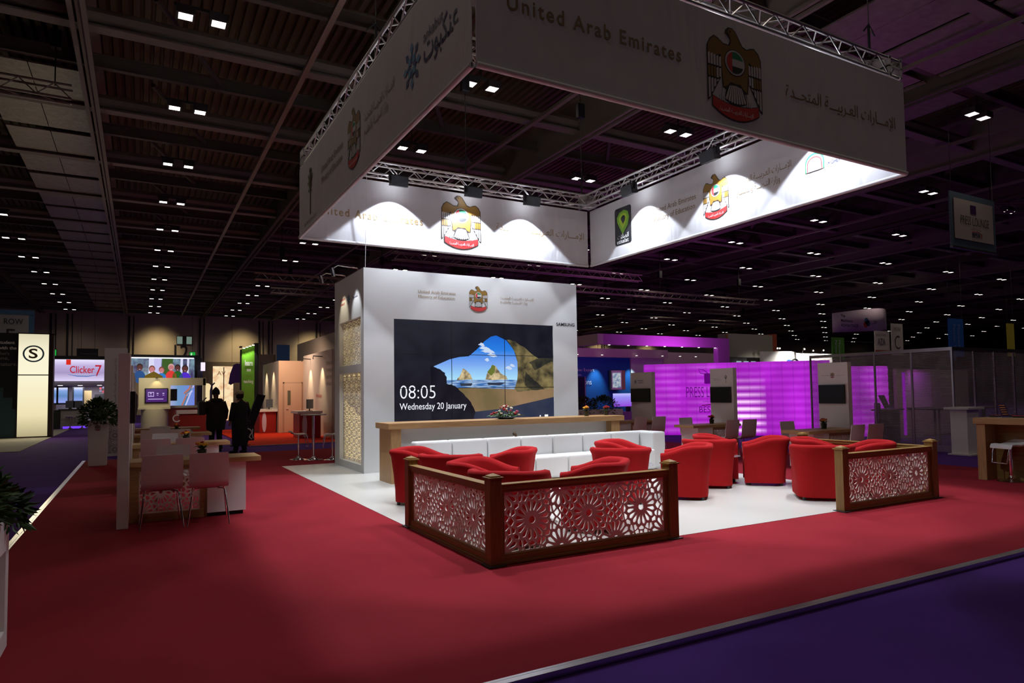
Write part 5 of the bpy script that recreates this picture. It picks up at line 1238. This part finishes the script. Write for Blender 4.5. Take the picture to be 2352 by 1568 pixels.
obj('bag_body', B().add([(-.13, -.06, .30), (.13, -.06, .30), (.13, .06, .30), (-.13, .06, .30), (-.15, -.03, .68), (.15, -.03, .68), (.15, .03, .68), (-.15, .03, .68)], [(3, 2, 1, 0), (4, 5, 6, 7), (0, 1, 5, 4), (1, 2, 6, 5), (2, 3, 7, 6), (3, 0, 4, 7)]), black, bg)
obj('printed_swirl', B().tube([(-.08, -.068, .64), (0, -.07, .60), (.05, -.07, .52), (0, -.072, .46), (-.03, -.072, .40), (.04, -.07, .34)], .018, 6).tube([(.08, -.066, .62), (.06, -.068, .5), (.09, -.068, .36)], .014, 6), white_ink, bg); obj('handle', B().tube([(-.06, 0, .68), (-.04, 0, .84), (.04, 0, .84), (.06, 0, .68)], .008, 6), black, bg)

# ================================================================== right side
# magenta inflatable press lounge wall, lit from inside
def inflatable_mat():
    m = mat('inflatable_glow', (.55, .12, .60, 1), .5, emit=(.6, .05, .8, 1), es=1, light=True); nt = m.node_tree; bs = nt.nodes['Principled BSDF']
    uv = nt.nodes.new('ShaderNodeUVMap'); uv.uv_map = 'uv'; sp_ = nt.nodes.new('ShaderNodeSeparateXYZ'); nt.links.new(uv.outputs[0], sp_.inputs[0])
    def math_(op, a, b=None, c=None):
        n = nt.nodes.new('ShaderNodeMath'); n.operation = op
        for i, v in enumerate((a, b, c)):
            if v is None: continue
            if isinstance(v, (int, float)): n.inputs[i].default_value = v
            else: nt.links.new(v, n.inputs[i])
        return n.outputs[0]
    u, v = sp_.outputs[0], sp_.outputs[1]           # metres along, cell rows
    row = math_('FRACT', math_('MULTIPLY', v, 10.0))
    band = math_('POWER', math_('SUBTRACT', 1.0, math_('ABSOLUTE', math_('MULTIPLY', math_('SUBTRACT', row, .55), 2.2))), 2.0)
    band = math_('MAXIMUM', band, 0.0)
    nz = nt.nodes.new('ShaderNodeTexNoise'); nz.inputs['Scale'].default_value = 1.1; nz.noise_dimensions = '2D'; nt.links.new(uv.outputs[0], nz.inputs['Vector'])
    def bump_(c, w_): return math_('MAXIMUM', math_('SUBTRACT', 1.0, math_('ABSOLUTE', math_('DIVIDE', math_('SUBTRACT', u, c), w_))), 0.0)
    hot = math_('MULTIPLY', math_('POWER', bump_(3.05, .75), .35), math_('MAXIMUM', math_('SUBTRACT', .95, math_('ABSOLUTE', math_('MULTIPLY', math_('SUBTRACT', v, .28), 1.6))), 0.0))
    hot2 = math_('MULTIPLY', math_('ADD', math_('POWER', bump_(.75, .4), .3), math_('POWER', bump_(1.9, .5), .3)), .09)
    base = math_('ADD', .38, math_('MULTIPLY', nz.outputs['Fac'], .72))
    h_all = math_('MULTIPLY', band, math_('ADD', math_('MULTIPLY', hot, 1.7), math_('ADD', hot2, .03)))
    r1 = nt.nodes.new('ShaderNodeMix'); r1.data_type = 'RGBA'; r1.inputs['A'].default_value = (.50, .012, .72, 1); r1.inputs['B'].default_value = (1, .62, 1, 1)
    nt.links.new(math_('MINIMUM', math_('MULTIPLY', h_all, 1.0), 1.0), r1.inputs['Factor'])
    edge = math_('MINIMUM', math_('ADD', .62, math_('MULTIPLY', math_('ABSOLUTE', math_('SUBTRACT', math_('FRACT', math_('DIVIDE', u, .33)), .04)), 4)), 1.0)
    nt.links.new(r1.outputs['Result'], bs.inputs['Emission Color']); nt.links.new(math_('MULTIPLY', math_('MULTIPLY', base, edge), math_('ADD', math_('ADD', .92, math_('MULTIPLY', band, .22)), math_('MULTIPLY', math_('MULTIPLY', band, hot), .9))), bs.inputs['Emission Strength'])
    return m
inf_m = inflatable_mat()
def inflatable(label, pts, h, nm='inflatable_wall'):
    r = thing(nm, label, 'inflatable wall', (0, 0, 0))
    # resample polyline into tubes .33 m wide, rows .24 high
    P_ = [Vector((p[0], p[1], 0)) for p in pts]; path = []; 
    for a, b in zip(P_, P_[1:]):
        n = max(1, round((b-a).length/.055))
        for i in range(n): path.append(a.lerp(b, i/n))
    path.append(P_[-1]); u = 0; us = [0]
    for a, b in zip(path, path[1:]): u += (b-a).length; us.append(u)
    nz = 41; vs = []; uvs = []; fs = []
    for i, p in enumerate(path):
        t = (path[min(i+1, len(path)-1)]-path[max(0, i-1)]).normalized(); nrm = Vector((t.y, -t.x, 0)); nrm = nrm if nrm.dot(Vector((-.8, -.6, 0))) > 0 else -nrm
        for j in range(nz):
            z = j/(nz-1); puff = .04*abs(math.sin(PI*us[i]/.33))**.5+.022*abs(math.sin(PI*z*10))**.6
            q = p+nrm*puff; vs.append((q.x, q.y, F0+.12+z*(h-.12))); uvs.append((us[i], z))
    for i in range(len(path)-1):
        for j in range(nz-1): fs.append((i*nz+j, (i+1)*nz+j, (i+1)*nz+j+1, i*nz+j+1))
    b = B().add(vs, fs); me = b.mesh('skin', inf_m); uvl = me.uv_layers.new(name='uv')
    for l in me.loops: uvl.data[l.index].uv = uvs[l.vertex_index]
    smooth(me); o = link('skin', me, r); sd = o.modifiers.new('thick', 'SOLIDIFY'); sd.thickness = .22; sd.offset = 0
    return r
inflatable('curved magenta glowing inflatable wall printed PRESS LOUNGE', [(15.05, 17.6), (15.3, 17.25), (15.75, 16.85), (18.6, 13.75), (18.95, 13.45)], 2.42)
dv = Vector((18.6-15.75, 13.75-16.85, 0)).normalized(); ang = math.atan2(dv.y, dv.x)
pr_ = thing('lounge_print', 'dark purple badge and PRESS LOUNGE print on the magenta inflatable wall', 'print', (15.75-.10, 16.85-.10, 0), ang)
pi_ = mat('print_purple', (.05, .003, .09, 1), .6, emit=(.10, .0, .16, 1), es=1); nrm_off = -.09
def on_wall(body, u, z, w_, h_, m, **k): return text(body, m, '-y', (u, nrm_off, z), width=w_, height=h_, parent=pr_, **k)
on_wall('PRESS LOUNGE', .30, 1.30, 1.55, .34, pi_, bold=-.01); on_wall('SUPPORTED BY', .82, 1.13, .45, .05, pi_); on_wall('BESA', .70, .80, .52, .20, pi_)
obj('badge', B().prism(rrect(.88, 1.74, 1.22, 2.08, .03), nrm_off-.01, nrm_off, 'y'), pi_, pr_)
obj('badge_cord', B().tube([(1.02, nrm_off, 2.06), (.86, nrm_off, 2.20), (.70, nrm_off, 2.22), (.76, nrm_off, 2.09), (.98, nrm_off, 2.05)], .012, 5), pi_, pr_)
obj('printed_arc', B().tube([(.78, nrm_off, 1.03), (1.08, nrm_off, 1.06), (1.40, nrm_off, 1.0), (1.43, nrm_off, .9), (1.38, nrm_off, .85)], .014, 5), mat('print_red', (.5, .01, .12, 1)), pr_)
lamp('AREA', (18.4, 16.4, 1.6), 40, (.75, .08, 1), (18.4, 16.4, 9), size=1.6)
lamp('SPOT', (18.2, 12.2, 2.5), 85, (.75, .08, 1), (16.3, 8.8, 9.5), size=.1, cone=46, blend=.8)
inflatable('second magenta glowing inflatable wall seen through the transparent booth', [(19.0, 12.9), (20.25, 12.5)], 2.2)
# transparent booth
r = thing('transparent_booth', 'booth of clear striped plastic panels in thin aluminium posts on the purple carpet', 'booth', (16.75, 8.75, 0))
def clear_sheet():
    m = mat('clear_striped_sheet', (.50, .44, .44, 1), .35, alpha=.16); nt = m.node_tree; bs = nt.nodes['Principled BSDF']
    tc = nt.nodes.new('ShaderNodeTexCoord'); wv = nt.nodes.new('ShaderNodeTexWave'); wv.bands_direction = 'Z'; wv.inputs['Scale'].default_value = 9
    n = nt.nodes.new('ShaderNodeTexNoise'); n.inputs['Scale'].default_value = 1.4
    a = nt.nodes.new('ShaderNodeMapRange'); a.inputs[3].default_value = .14; a.inputs[4].default_value = .42
    mx = nt.nodes.new('ShaderNodeMath'); mx.operation = 'MULTIPLY'; mr = nt.nodes.new('ShaderNodeMapRange'); mr.inputs[1].default_value = .3; mr.inputs[2].default_value = .7; mr.inputs[3].default_value = .6; mr.inputs[4].default_value = 1.5
    nt.links.new(tc.outputs['Object'], wv.inputs[0]); nt.links.new(tc.outputs['Object'], n.inputs[0]); nt.links.new(wv.outputs['Fac'], a.inputs[0]); nt.links.new(n.outputs['Fac'], mr.inputs[0])
    nt.links.new(a.outputs[0], mx.inputs[0]); nt.links.new(mr.outputs[0], mx.inputs[1]); nt.links.new(mx.outputs[0], bs.inputs['Alpha'])
    return m
sheet = clear_sheet()
for k in range(5):
    obj('post', B().box(.13, .0+.96*k-.02, F0, .17, .96*k+.02, 2.48), steel, r)
    if k < 4: obj('clear_panel', B().box(.145, .96*k+.02, .12, .155, .96*k+.94, 2.40), sheet, r); obj('rail', B().box(.13, .96*k+.02, 2.40, .17, .96*k+.94, 2.48).box(.13, .96*k+.02, F0, .17, .96*k+.94, .12), steel, r)
for k in range(1, 9):
    obj('post', B().box(.15+.96*k-.02, -.02, F0, .15+.96*k+.02, .02, 2.48), steel, r)
for k in range(8): obj('clear_panel', B().box(.17+.96*k, -.005, .12, .15+.96*k+.94, .005, 2.40), sheet, r); obj('rail', B().box(.17+.96*k, -.02, 2.40, .15+.96*k+.94, .02, 2.48).box(.17+.96*k, -.02, F0, .15+.96*k+.94, .02, .06), steel, r)
lamp('SPOT', (20.9, 11.5, 2.3), 22, (.75, .1, 1), (21.5, 12.2, 1.5), size=.05, cone=90, blend=.9)
lamp('SPOT', (19.6, 10.2, 2.3), 30, (1, .7, .6), (20.4, 11.8, 1.3), size=.05, cone=60, blend=.9)
for k, (x, y, nm) in enumerate(((18.3, 9.9, 'left'), (20.2, 9.7, 'right'))):
    t = thing('booth_table', f'dark high table seen through the clear booth panels, {nm} one', 'table', (x, y, F0))
    obj('table_top', B().box(-.7, -.35, .98, .7, .35, 1.01), black, t)
    for sx in (-1, 1): obj('leg', B().box(sx*.62-.02, -.3, .001, sx*.62+.02, -.26, .98), black, t); obj('leg', B().box(sx*.62-.02, .26, .001, sx*.62+.02, .3, .98), black, t)
    obj('crossbar', B().box(-.62, -.02, .3, .62, .02, .34), black, t)
t = thing('booth_partition', 'pale dim partition wall with purple side glow inside the clear booth', 'partition', (0, 0, 0))
obj('panel', B().box(20.4, 12.2, F0, 24.5, 12.3, 2.1), mat('dim_partition', (.32, .25, .25, 1), .7), t); obj('purple_lit_patch', B().box(20.75, 12.16, .9, 22.2, 12.2, 2.0), mat('purple_light_tint', (.5, .38, .5, 1), .7), t); obj('door_strip', B().box(20.7, 12.15, .05, 20.78, 12.2, 2.0), glow('strip_magenta', rgb(150, 10, 190), .8), t)  # wall patch under purple light; part of that light put into its colour
t = thing('office_chair', 'dark office chair seen through the clear booth wall beside the kiosk', 'chair', (17.9, 11.0, F0), .8)
obj('seat', B().box(-.25, -.25, .46, .25, .25, .54), black, t, bevel=.03); obj('backrest', B().box(-.22, .2, .62, .22, .27, 1.15), black, t, bevel=.03); obj('stem', B().tube([(0, 0, .1), (0, 0, .46)], .03, 8), black, t)
for q in range(5): a = q*2*PI/5; obj('leg', B().tube([(0, 0, .12), (.28*math.cos(a), .28*math.sin(a), .03)], .02, 6), black, t)
t = thing('laptop_desk', 'dark desk with an open screen seen through the clear booth wall', 'desk', (18.6, 11.4, F0), .3)
obj('desk_top', B().box(-.5, -.3, .92, .5, .3, .96), dark_grey, t); obj('body', B().box(-.4, -.2, .001, .4, .25, .92), dark_grey, t); obj('screen', B().add([(-.25, .0, .98), (.25, .0, .98), (.28, .15, 1.35), (-.28, .15, 1.35), (-.25, .02, .98), (.25, .02, .98), (.28, .17, 1.35), (-.28, .17, 1.35)], [(0, 1, 2, 3), (7, 6, 5, 4), (0, 4, 5, 1), (3, 2, 6, 7)]), black, t)
# blue stand with canopy
mag = mat('magenta_light_tint', (.40, .13, .42, 1), .7); lil = mat('lilac_fascia', (.52, .36, .40, 1), .7)  # white canopy fascia; the magenta light on it is put into the colour
r = thing('exhibition_stand', 'large stand with magenta-lit canopy, deep blue wall and downlights, right of the screen wall', 'stand', (0, 0, 0))
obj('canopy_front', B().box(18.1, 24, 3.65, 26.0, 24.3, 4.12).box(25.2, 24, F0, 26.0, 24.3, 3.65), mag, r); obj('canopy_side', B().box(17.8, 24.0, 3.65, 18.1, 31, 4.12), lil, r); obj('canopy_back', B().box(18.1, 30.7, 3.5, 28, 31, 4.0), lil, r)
blue_w = mat('deep_blue_wall', (.012, .11, .38, 1), .5)
obj('blue_wall', B().box(20.3, 31.2, F0, 25.45, 31.4, 3.75), blue_w, r)
wl = mat('warm_white_wall', (.62, .54, .44, 1), .7)
obj('white_wall', B().box(25.5, 31.15, F0, 28.0, 31.4, 3.9), mat('pale_wall', (.60, .58, .60, 1), .7), r); obj('warm_wall', B().box(28.0, 31.1, F0, 33.5, 31.35, 3.9), wl, r)
for k, (x, pw2, y) in enumerate(((21.2, 90, 30.5), (22.9, 200, 30.5), (25.4, 200, 30.5), (27.3, 100, 30.4), (28.7, 130, 30.4), (30.0, 260, 30.4), (31.6, 130, 30.4))):
    obj('downlight', B().lathe([(.06, 0), (.06, .02)], 10, (x, y, 3.6)), glow('downlight_white'), r); lamp('SPOT', (x, y-.05, 3.45), pw2, (.6, .9, 1) if k < 3 else (1, .85, .5), (x, 31.1, 2.0), size=.03, cone=56, blend=.9)
for k in range(7): obj('canopy_lamp', B().lathe([(.05, 0), (.05, .02)], 10, (18.5+1.1*k, 24.1, 3.62)), glow('downlight_white'), r)
text('Education Expert', white_ink, '-y', (20.9, 31.15, 2.65), width=1.9, height=.22, parent=r); text('for schools', white_ink, '-y', (20.9, 31.15, 2.45), width=1.0, height=.1, parent=r); text('solutions', white_ink, '-y', (21.3, 31.15, 1.95), width=1.3, height=.3, parent=r)
lamp('AREA', (22, 22.6, 2.6), 110, (.85, .15, 1), (22, 24, 3.9), size=2)
tb = thing('tablet_display', 'oversized white tablet box mounted on the deep blue wall', 'display', (23.8, 31.0, 0))
obj('casing', B().box(0, -.25, 1.62, .85, .12, 2.75), mat('tan_casing', (.42, .30, .15, 1), .6), tb, bevel=.02, rot=(0, 0, -.35)); obj('front', B().box(.02, -.28, 1.64, .62, -.25, 2.73), white, tb, rot=(0, 0, -.35)); obj('app_screen', B().box(.08, -.30, 1.76, .56, -.28, 2.6), emi_noise('app_screen', rgb(90, 120, 150), rgb(180, 190, 190), 8), tb, rot=(0, 0, -.35))
s = thing('info_totem', 'tall dark screen totem with pink edge before the blue wall', 'totem', (16.75, 24.5, 0))
obj('body', B().box(.0, 0, F0, .65, .1, 2.2), mat('totem_navy', (.01, .01, .06, 1), .4), s); obj('edge', B().box(.65, 0, F0, .70, .1, 2.2), mat('pink_edge', (.6, .25, .5, 1)), s)
pb = thing('planter_trough', 'long pale trough of dark heather plants behind the right end of the oak counter', 'planter', (11.0, 16, 0))
obj('trough', B().box(0, 0, .001, 1.75, .35, 1.0), kiosk_m, pb, bevel=.004); 
lb = leaves(700, .5, .2, .33, (.40, .17, 1.02), 41, .07); lb2 = leaves(800, .55, .2, .36, (1.15, .17, 1.02), 42, .07)
obj('plant', lb, [mat('heather', (.06, .025, .018, 1), .7), leaf_d], pb); obj('plant', lb2, [leaf_d, leaf_m], pb)
lt = thing('lit_desk', 'lavender glowing desk screen beside the star logo panel', 'desk', (15.6, 20.2, 0))
obj('desk', B().box(-.1, 0, F0, 1.8, .5, .75), mat('mauve_desk', (.30, .14, .32, 1), .5), lt); obj('display', B().box(.15, .1, .95, 1.6, .15, 1.45), emi_grad('lavender_screen', [(.95, rgb(150, 70, 220)), (1.3, rgb(150, 140, 240)), (1.45, rgb(190, 190, 255))]), lt); obj('display_foot', B().box(.8, .1, .75, .95, .2, .95), black, lt)
# hanging banners and far boxes on the right
def hang(label, x0, y, z0, x1, z1, m, top=9.5, name='hanging_sign'):
    r = thing(name, label, 'banner', (0, 0, 0)); board('cloth', x0, y, z0, x1, z1, m, r, t=.03)
    obj('hanging_wire', B().tube([(x0+.1, y, z1), (x0+.1, y, top)], .008, 4).tube([(x1-.1, y, z1), (x1-.1, y, top)], .008, 4), dark_grey, r); return r
r = hang('grey hanging PRESS LOUNGE banner with blue border at the right edge', 19.55, 10, 5.42, 21.95, 6.98, mat('banner_blue_edge', (.10, .16, .20, 1), .8))
obj('printed_field', B().box(19.72, 9.975, 5.66, 21.78, 9.99, 6.80), mat('banner_greige', (.62, .55, .48, 1), .85), r); text('PRESS LOUNGE', black_ink, '-y', (20.02, 9.965, 6.10), width=1.5, height=.24, parent=r, bold=-.012); text('BESA', navy_ink, '-y', (20.6, 9.965, 5.76), width=.42, height=.13, parent=r); text('SUPPORTED BY', grey_ink, '-y', (20.5, 9.965, 5.97), width=.55, height=.04, parent=r)
obj('printed_badge', B().box(20.55, 9.965, 6.44, 20.85, 9.97, 6.68), mat('badge_purple', (.06, .01, .10, 1)), r); obj('bottom_bar', B().box(19.55, 9.96, 5.38, 21.97, 10.04, 5.44), steel, r)
obj('printed_arc', B().tube([(20.6, 9.965, 5.92), (20.9, 9.965, 5.94), (21.12, 9.965, 5.88), (21.1, 9.965, 5.78)], .008, 5), mat('emblem_red'), r)
r = thing('ring_banner', 'pale lilac curved hanging banner with red and blue dots', 'banner', (0, 0, 0))
vs = []; fs = []; n = 16
for i in range(n+1):
    t = i/n; x = 42.8+6.4*t; yy = 30-1.2*math.sin(PI*t); zt = 6.86+.5*t+.12*math.sin(PI*t); zb = 5.50+.45*t-.10*math.sin(PI*t)
    vs += [(x, yy, zb), (x, yy, zt)]
for i in range(n): fs.append((2*i, 2*i+2, 2*i+3, 2*i+1))
o = obj('cloth', B().add(vs, fs), mat('lilac_cloth', (.85, .66, .80, 1), .8), r, sm=60); o.modifiers.new('t', 'SOLIDIFY').thickness = .03
text('The\nMathletics\nADVANTAGE', navy_ink, '-y', (41.7, 28.6, 5.75), width=1.9, height=.85, parent=r, bold=.02)
for dx, dz, mm in ((0, 0, 'emblem_red'), (.28, .1, 'logo_navy'), (.12, .26, 'logo_sky')): obj('printed_dot', B().lathe([(.001, 0), (.22, .0), (.22, .02), (.001, .02)], 16), mat(mm), r, loc=(44.35+dx, 28.55, 5.98+dz), rot=(PI/2, 0, 0))
text('3P', navy_ink, '-y', (45.3, 28.55, 6.05), width=.4, height=.26, parent=r); obj('hanging_wire', B().tube([(43, 30, 6.9), (43, 30, 9.5)], .01, 4).tube([(49, 30, 7.3), (49, 30, 9.5)], .01, 4), dark_grey, r)
cm = mat('cream_sign', (.80, .74, .62, 1), .8)
r = hang('green hanging partner sign', 42.65, 30, 3.6, 44.05, 5.16, mat('green_cloth', (.10, .38, .03, 1), .8)); t_ = text('Microsoft\nPartner', white_ink, '-y', (0, 0, 0), width=1.3, height=.62, parent=r); t_.location = (42.98, 29.97, 4.95); t_.rotation_euler = (PI/2, PI/2, 0)
r['label'] = 'green hanging partner sign with sideways white lettering below the lilac curved banner'
r = hang('cream hanging sign with grey letters and a red foot band', 47.65, 30, 4.0, 49.5, 5.8, cm); text('AZA', grey_ink, '-y', (47.95, 29.97, 4.75), width=1.0, height=.5, parent=r, bold=.02); text('BOOTHS', grey_ink, '-y', (47.8, 29.97, 5.4), width=1.2, height=.18, parent=r); obj('foot_band', B().box(47.65, 29.96, 4.0, 49.5, 29.99, 4.35), mat('foot_red', (.4, .06, .02, 1)), r)
r = hang('cream hanging ROW C sign', 49.75, 30, 4.0, 51.25, 6.42, cm); text('ROW', grey_ink, '-y', (50.1, 29.97, 5.85), width=.85, height=.3, parent=r); text('C', black_ink, '-y', (50.15, 29.97, 4.5), width=.65, height=1.0, parent=r, bold=-.02)
r['label'] = 'cream hanging sign with ROW above a large letter C'
r = hang('blue hanging sign with sideways lettering Partner Village', 38.4, 20, 3.2, 39.92, 5.28, mat('ms_blue', (.015, .15, .55, 1), .8)); t_ = text('Microsoft\nPartner Village', mat('pale_blue_ink', (.25, .42, .62, 1)), '-y', (0, 0, 0), width=2.0, height=.8, parent=r); t_.location = (38.72, 19.97, 4.95); t_.rotation_euler = (PI/2, PI/2, 0)
hang('narrow yellow hanging sign near the right picture edge', 44.65, 20, 3.3, 45.5, 5.24, mat('yellow_cloth', (.75, .66, .05, 1), .8))
r = thing('box_sign', 'large plain grey hanging box sign with orange and red ends above the magenta wall', 'sign', (0, 0, 0))
board('panel', 37.8, 35, 3.95, 42.6, 5.70, mat('box_greige', (.40, .38, .31, 1), .8), r, t=1.0); board('end_panel', 42.6, 35, 3.95, 43.1, 5.80, mat('foot_red'), r, t=.8); board('edge', 37.62, 35, 3.95, 37.8, 5.65, mat('orange_edge', (.35, .17, .03, 1)), r); obj('hanging_wire', B().tube([(39, 35.5, 5.6), (39, 35.5, 9.5)], .01, 4).tube([(42, 35.5, 5.6), (42, 35.5, 9.5)], .01, 4), dark_grey, r)
r = thing('exhibition_stand', 'brilliant white curved stand top with blue and black logos, behind the magenta wall', 'stand', (0, 0, 0))
wb = B(); n = 18
for i in range(n+1):
    t = i/n; x = 38.8+3.9*t; yy = 33-.9*math.sin(PI*t)
    wb.v += [(x, yy, F0), (x, yy, 4.25)]
for i in range(n): wb.f.append((2*i, 2*i+2, 2*i+3, 2*i+1)); wb.m.append(0)
o = obj('curved_fascia', wb, mat('fascia_white', (.82, .80, .78, 1), .5), r, sm=60); o.modifiers.new('t', 'SOLIDIFY').thickness = .04
obj('bright_wall', B().box(42.7, 33.2, F0, 47.2, 33.3, 4.22), mat('fascia_white'), r); obj('shelf_wall', B().box(37.0, 34.2, F0, 38.8, 34.3, 3.85), mat('shelf_grey', (.15, .13, .11, 1)), r)
obj('printed_logo_blue', B().prism([(39.9, 3.3), (40.9, 3.3), (40.9, 3.62), (40.5, 3.66), (40.3, 3.5)], 31.98, 32.0, 'y'), mat('logo_blue_ink', (.02, .10, .45, 1)), r); obj('printed_logo_ring', B().tube([(41.2+.42*math.cos(t*PI/8), 31.95, 3.3+.38*math.sin(t*PI/8)) for t in range(9)], .06, 6), matt_black, r)
for k, (x, y, z) in enumerate(((40.6, 33, 4.5), (40.85, 33, 4.5), (43.6, 33, 4.5), (44.6, 33, 4.4), (45.8, 33, 4.45), (47.6, 33, 4.4))):
    s = thing('stand_spotlight', f'small bright spotlight on the far white stand, {["first", "second", "third", "fourth", "fifth", "last"][k]} from the left', 'spotlight', (x, y, z)); obj('lamp_head', B().lathe([(.06, 0), (.08, .1)], 8), dark_grey, s); obj('lamp', B().ball((0, -.06, .02), .055, 6), glow('spot_glow', (1, .9, .75, 1), 4), s); obj('arm', B().tube([(0, 0, .05), (0, .2, -.3)], .015, 5), dark_grey, s)
r = thing('shelf_display', 'row of small cool-lit shelves under the grey box sign', 'shelf', (0, 0, 0))
for k in range(3): obj('lit_shelf', B().box(37.5+.75*k, 33.9, 3.15, 37.9+.75*k, 34, 3.6), glow('cool_shelf', rgb(150, 175, 185), 1), r)
for x_, y_, p_ in ((40.7, 31.3, 420), (43.4, 32.3, 330), (44.9, 32.3, 330), (46.3, 32.3, 260)): lamp('SPOT', (x_, y_, 4.75), p_, (1, .95, .88), (x_, y_+.9, 3.7), size=.1, cone=95, blend=.8)
# far lighting trusses hanging under the roof
for k, (x, y, z, L, rz) in enumerate(((4.5, 32, 7.0, 12, 0), (9.0, 26, 7.2, 13, 0), (6.5, 40, 7.6, 11, 0), (18, 29.0, 7.0, 16, 0), (26, 36, 7.4, 14, 0), (-4.6, 17.5, 8.3, 3.2, 0), (12, 46, 7.8, 14, 0), (4.0, 10.9, 7.9, 6, 0), (27.5, 13.5, 8.3, 9, -.6), (34, 42.9, 7.6, 16, 0))):
    nm = ['above the far-left aisle', 'just behind the screen wall', 'deep behind the left banner', 'right of the screen wall', 'far right beyond the magenta wall', 'dark one at the upper left', 'deepest, near the back wall', 'above the left banner', 'beyond the right end of the front banner', 'farthest right'][k]
    t = thing('lighting_truss', f'dark hanging lighting truss {nm}', 'truss', (x, y, z), rz)
    b = B(); s_ = .3; n = int(L/.6)
    for a, c in ((-s_/2, -s_/2), (s_/2, -s_/2), (s_/2, s_/2), (-s_/2, s_/2)): b.tube([(0, a, c), (L, a, c)], .03, 6)
    for i in range(n):
        x0, x1 = L*i/n, L*(i+.5)/n; x2 = L*(i+1)/n
        for (a0, c0), (a1, c1) in (((-s_/2, -s_/2), (-s_/2, s_/2)), ((-s_/2, -s_/2), (s_/2, -s_/2))): b.tube([(x0, a0, c0), (x1, a1, c1)], .014, 4, caps=False).tube([(x1, a1, c1), (x2, a0, c0)], .014, 4, caps=False)
    obj('truss_bars', b, mat('truss_dim', (.30, .24, .20, 1), .5, .3), t)
    for q in (0.1, .5, .9):
        obj('hoist', B().box(L*q-.1, -.08, 1.0, L*q+.1, .08, 1.4).tube([(L*q, 0, .15), (L*q, 0, 10.2-z)], .015, 5), matt_black, t)
# foil-wrapped ducts and loose pipe near the roof
d_ = thing('foil_duct', 'crumpled foil-wrapped duct above the near corner of the banner square', 'duct', (0, 0, 0)); b = B()
for q in range(9): b.ball((5.9+.17*q, 11.5+.06*math.sin(q*2), 8.75+.09*math.sin(q*1.7)), .19+.04*math.cos(q), 7)
obj('foil', b, mat('foil_insulation'), d_, sm=70); obj('strap', B().tube([(6.5, 11.5, 8.9), (6.5, 11.5, 9.28)], .02, 5), dark_grey, d_)
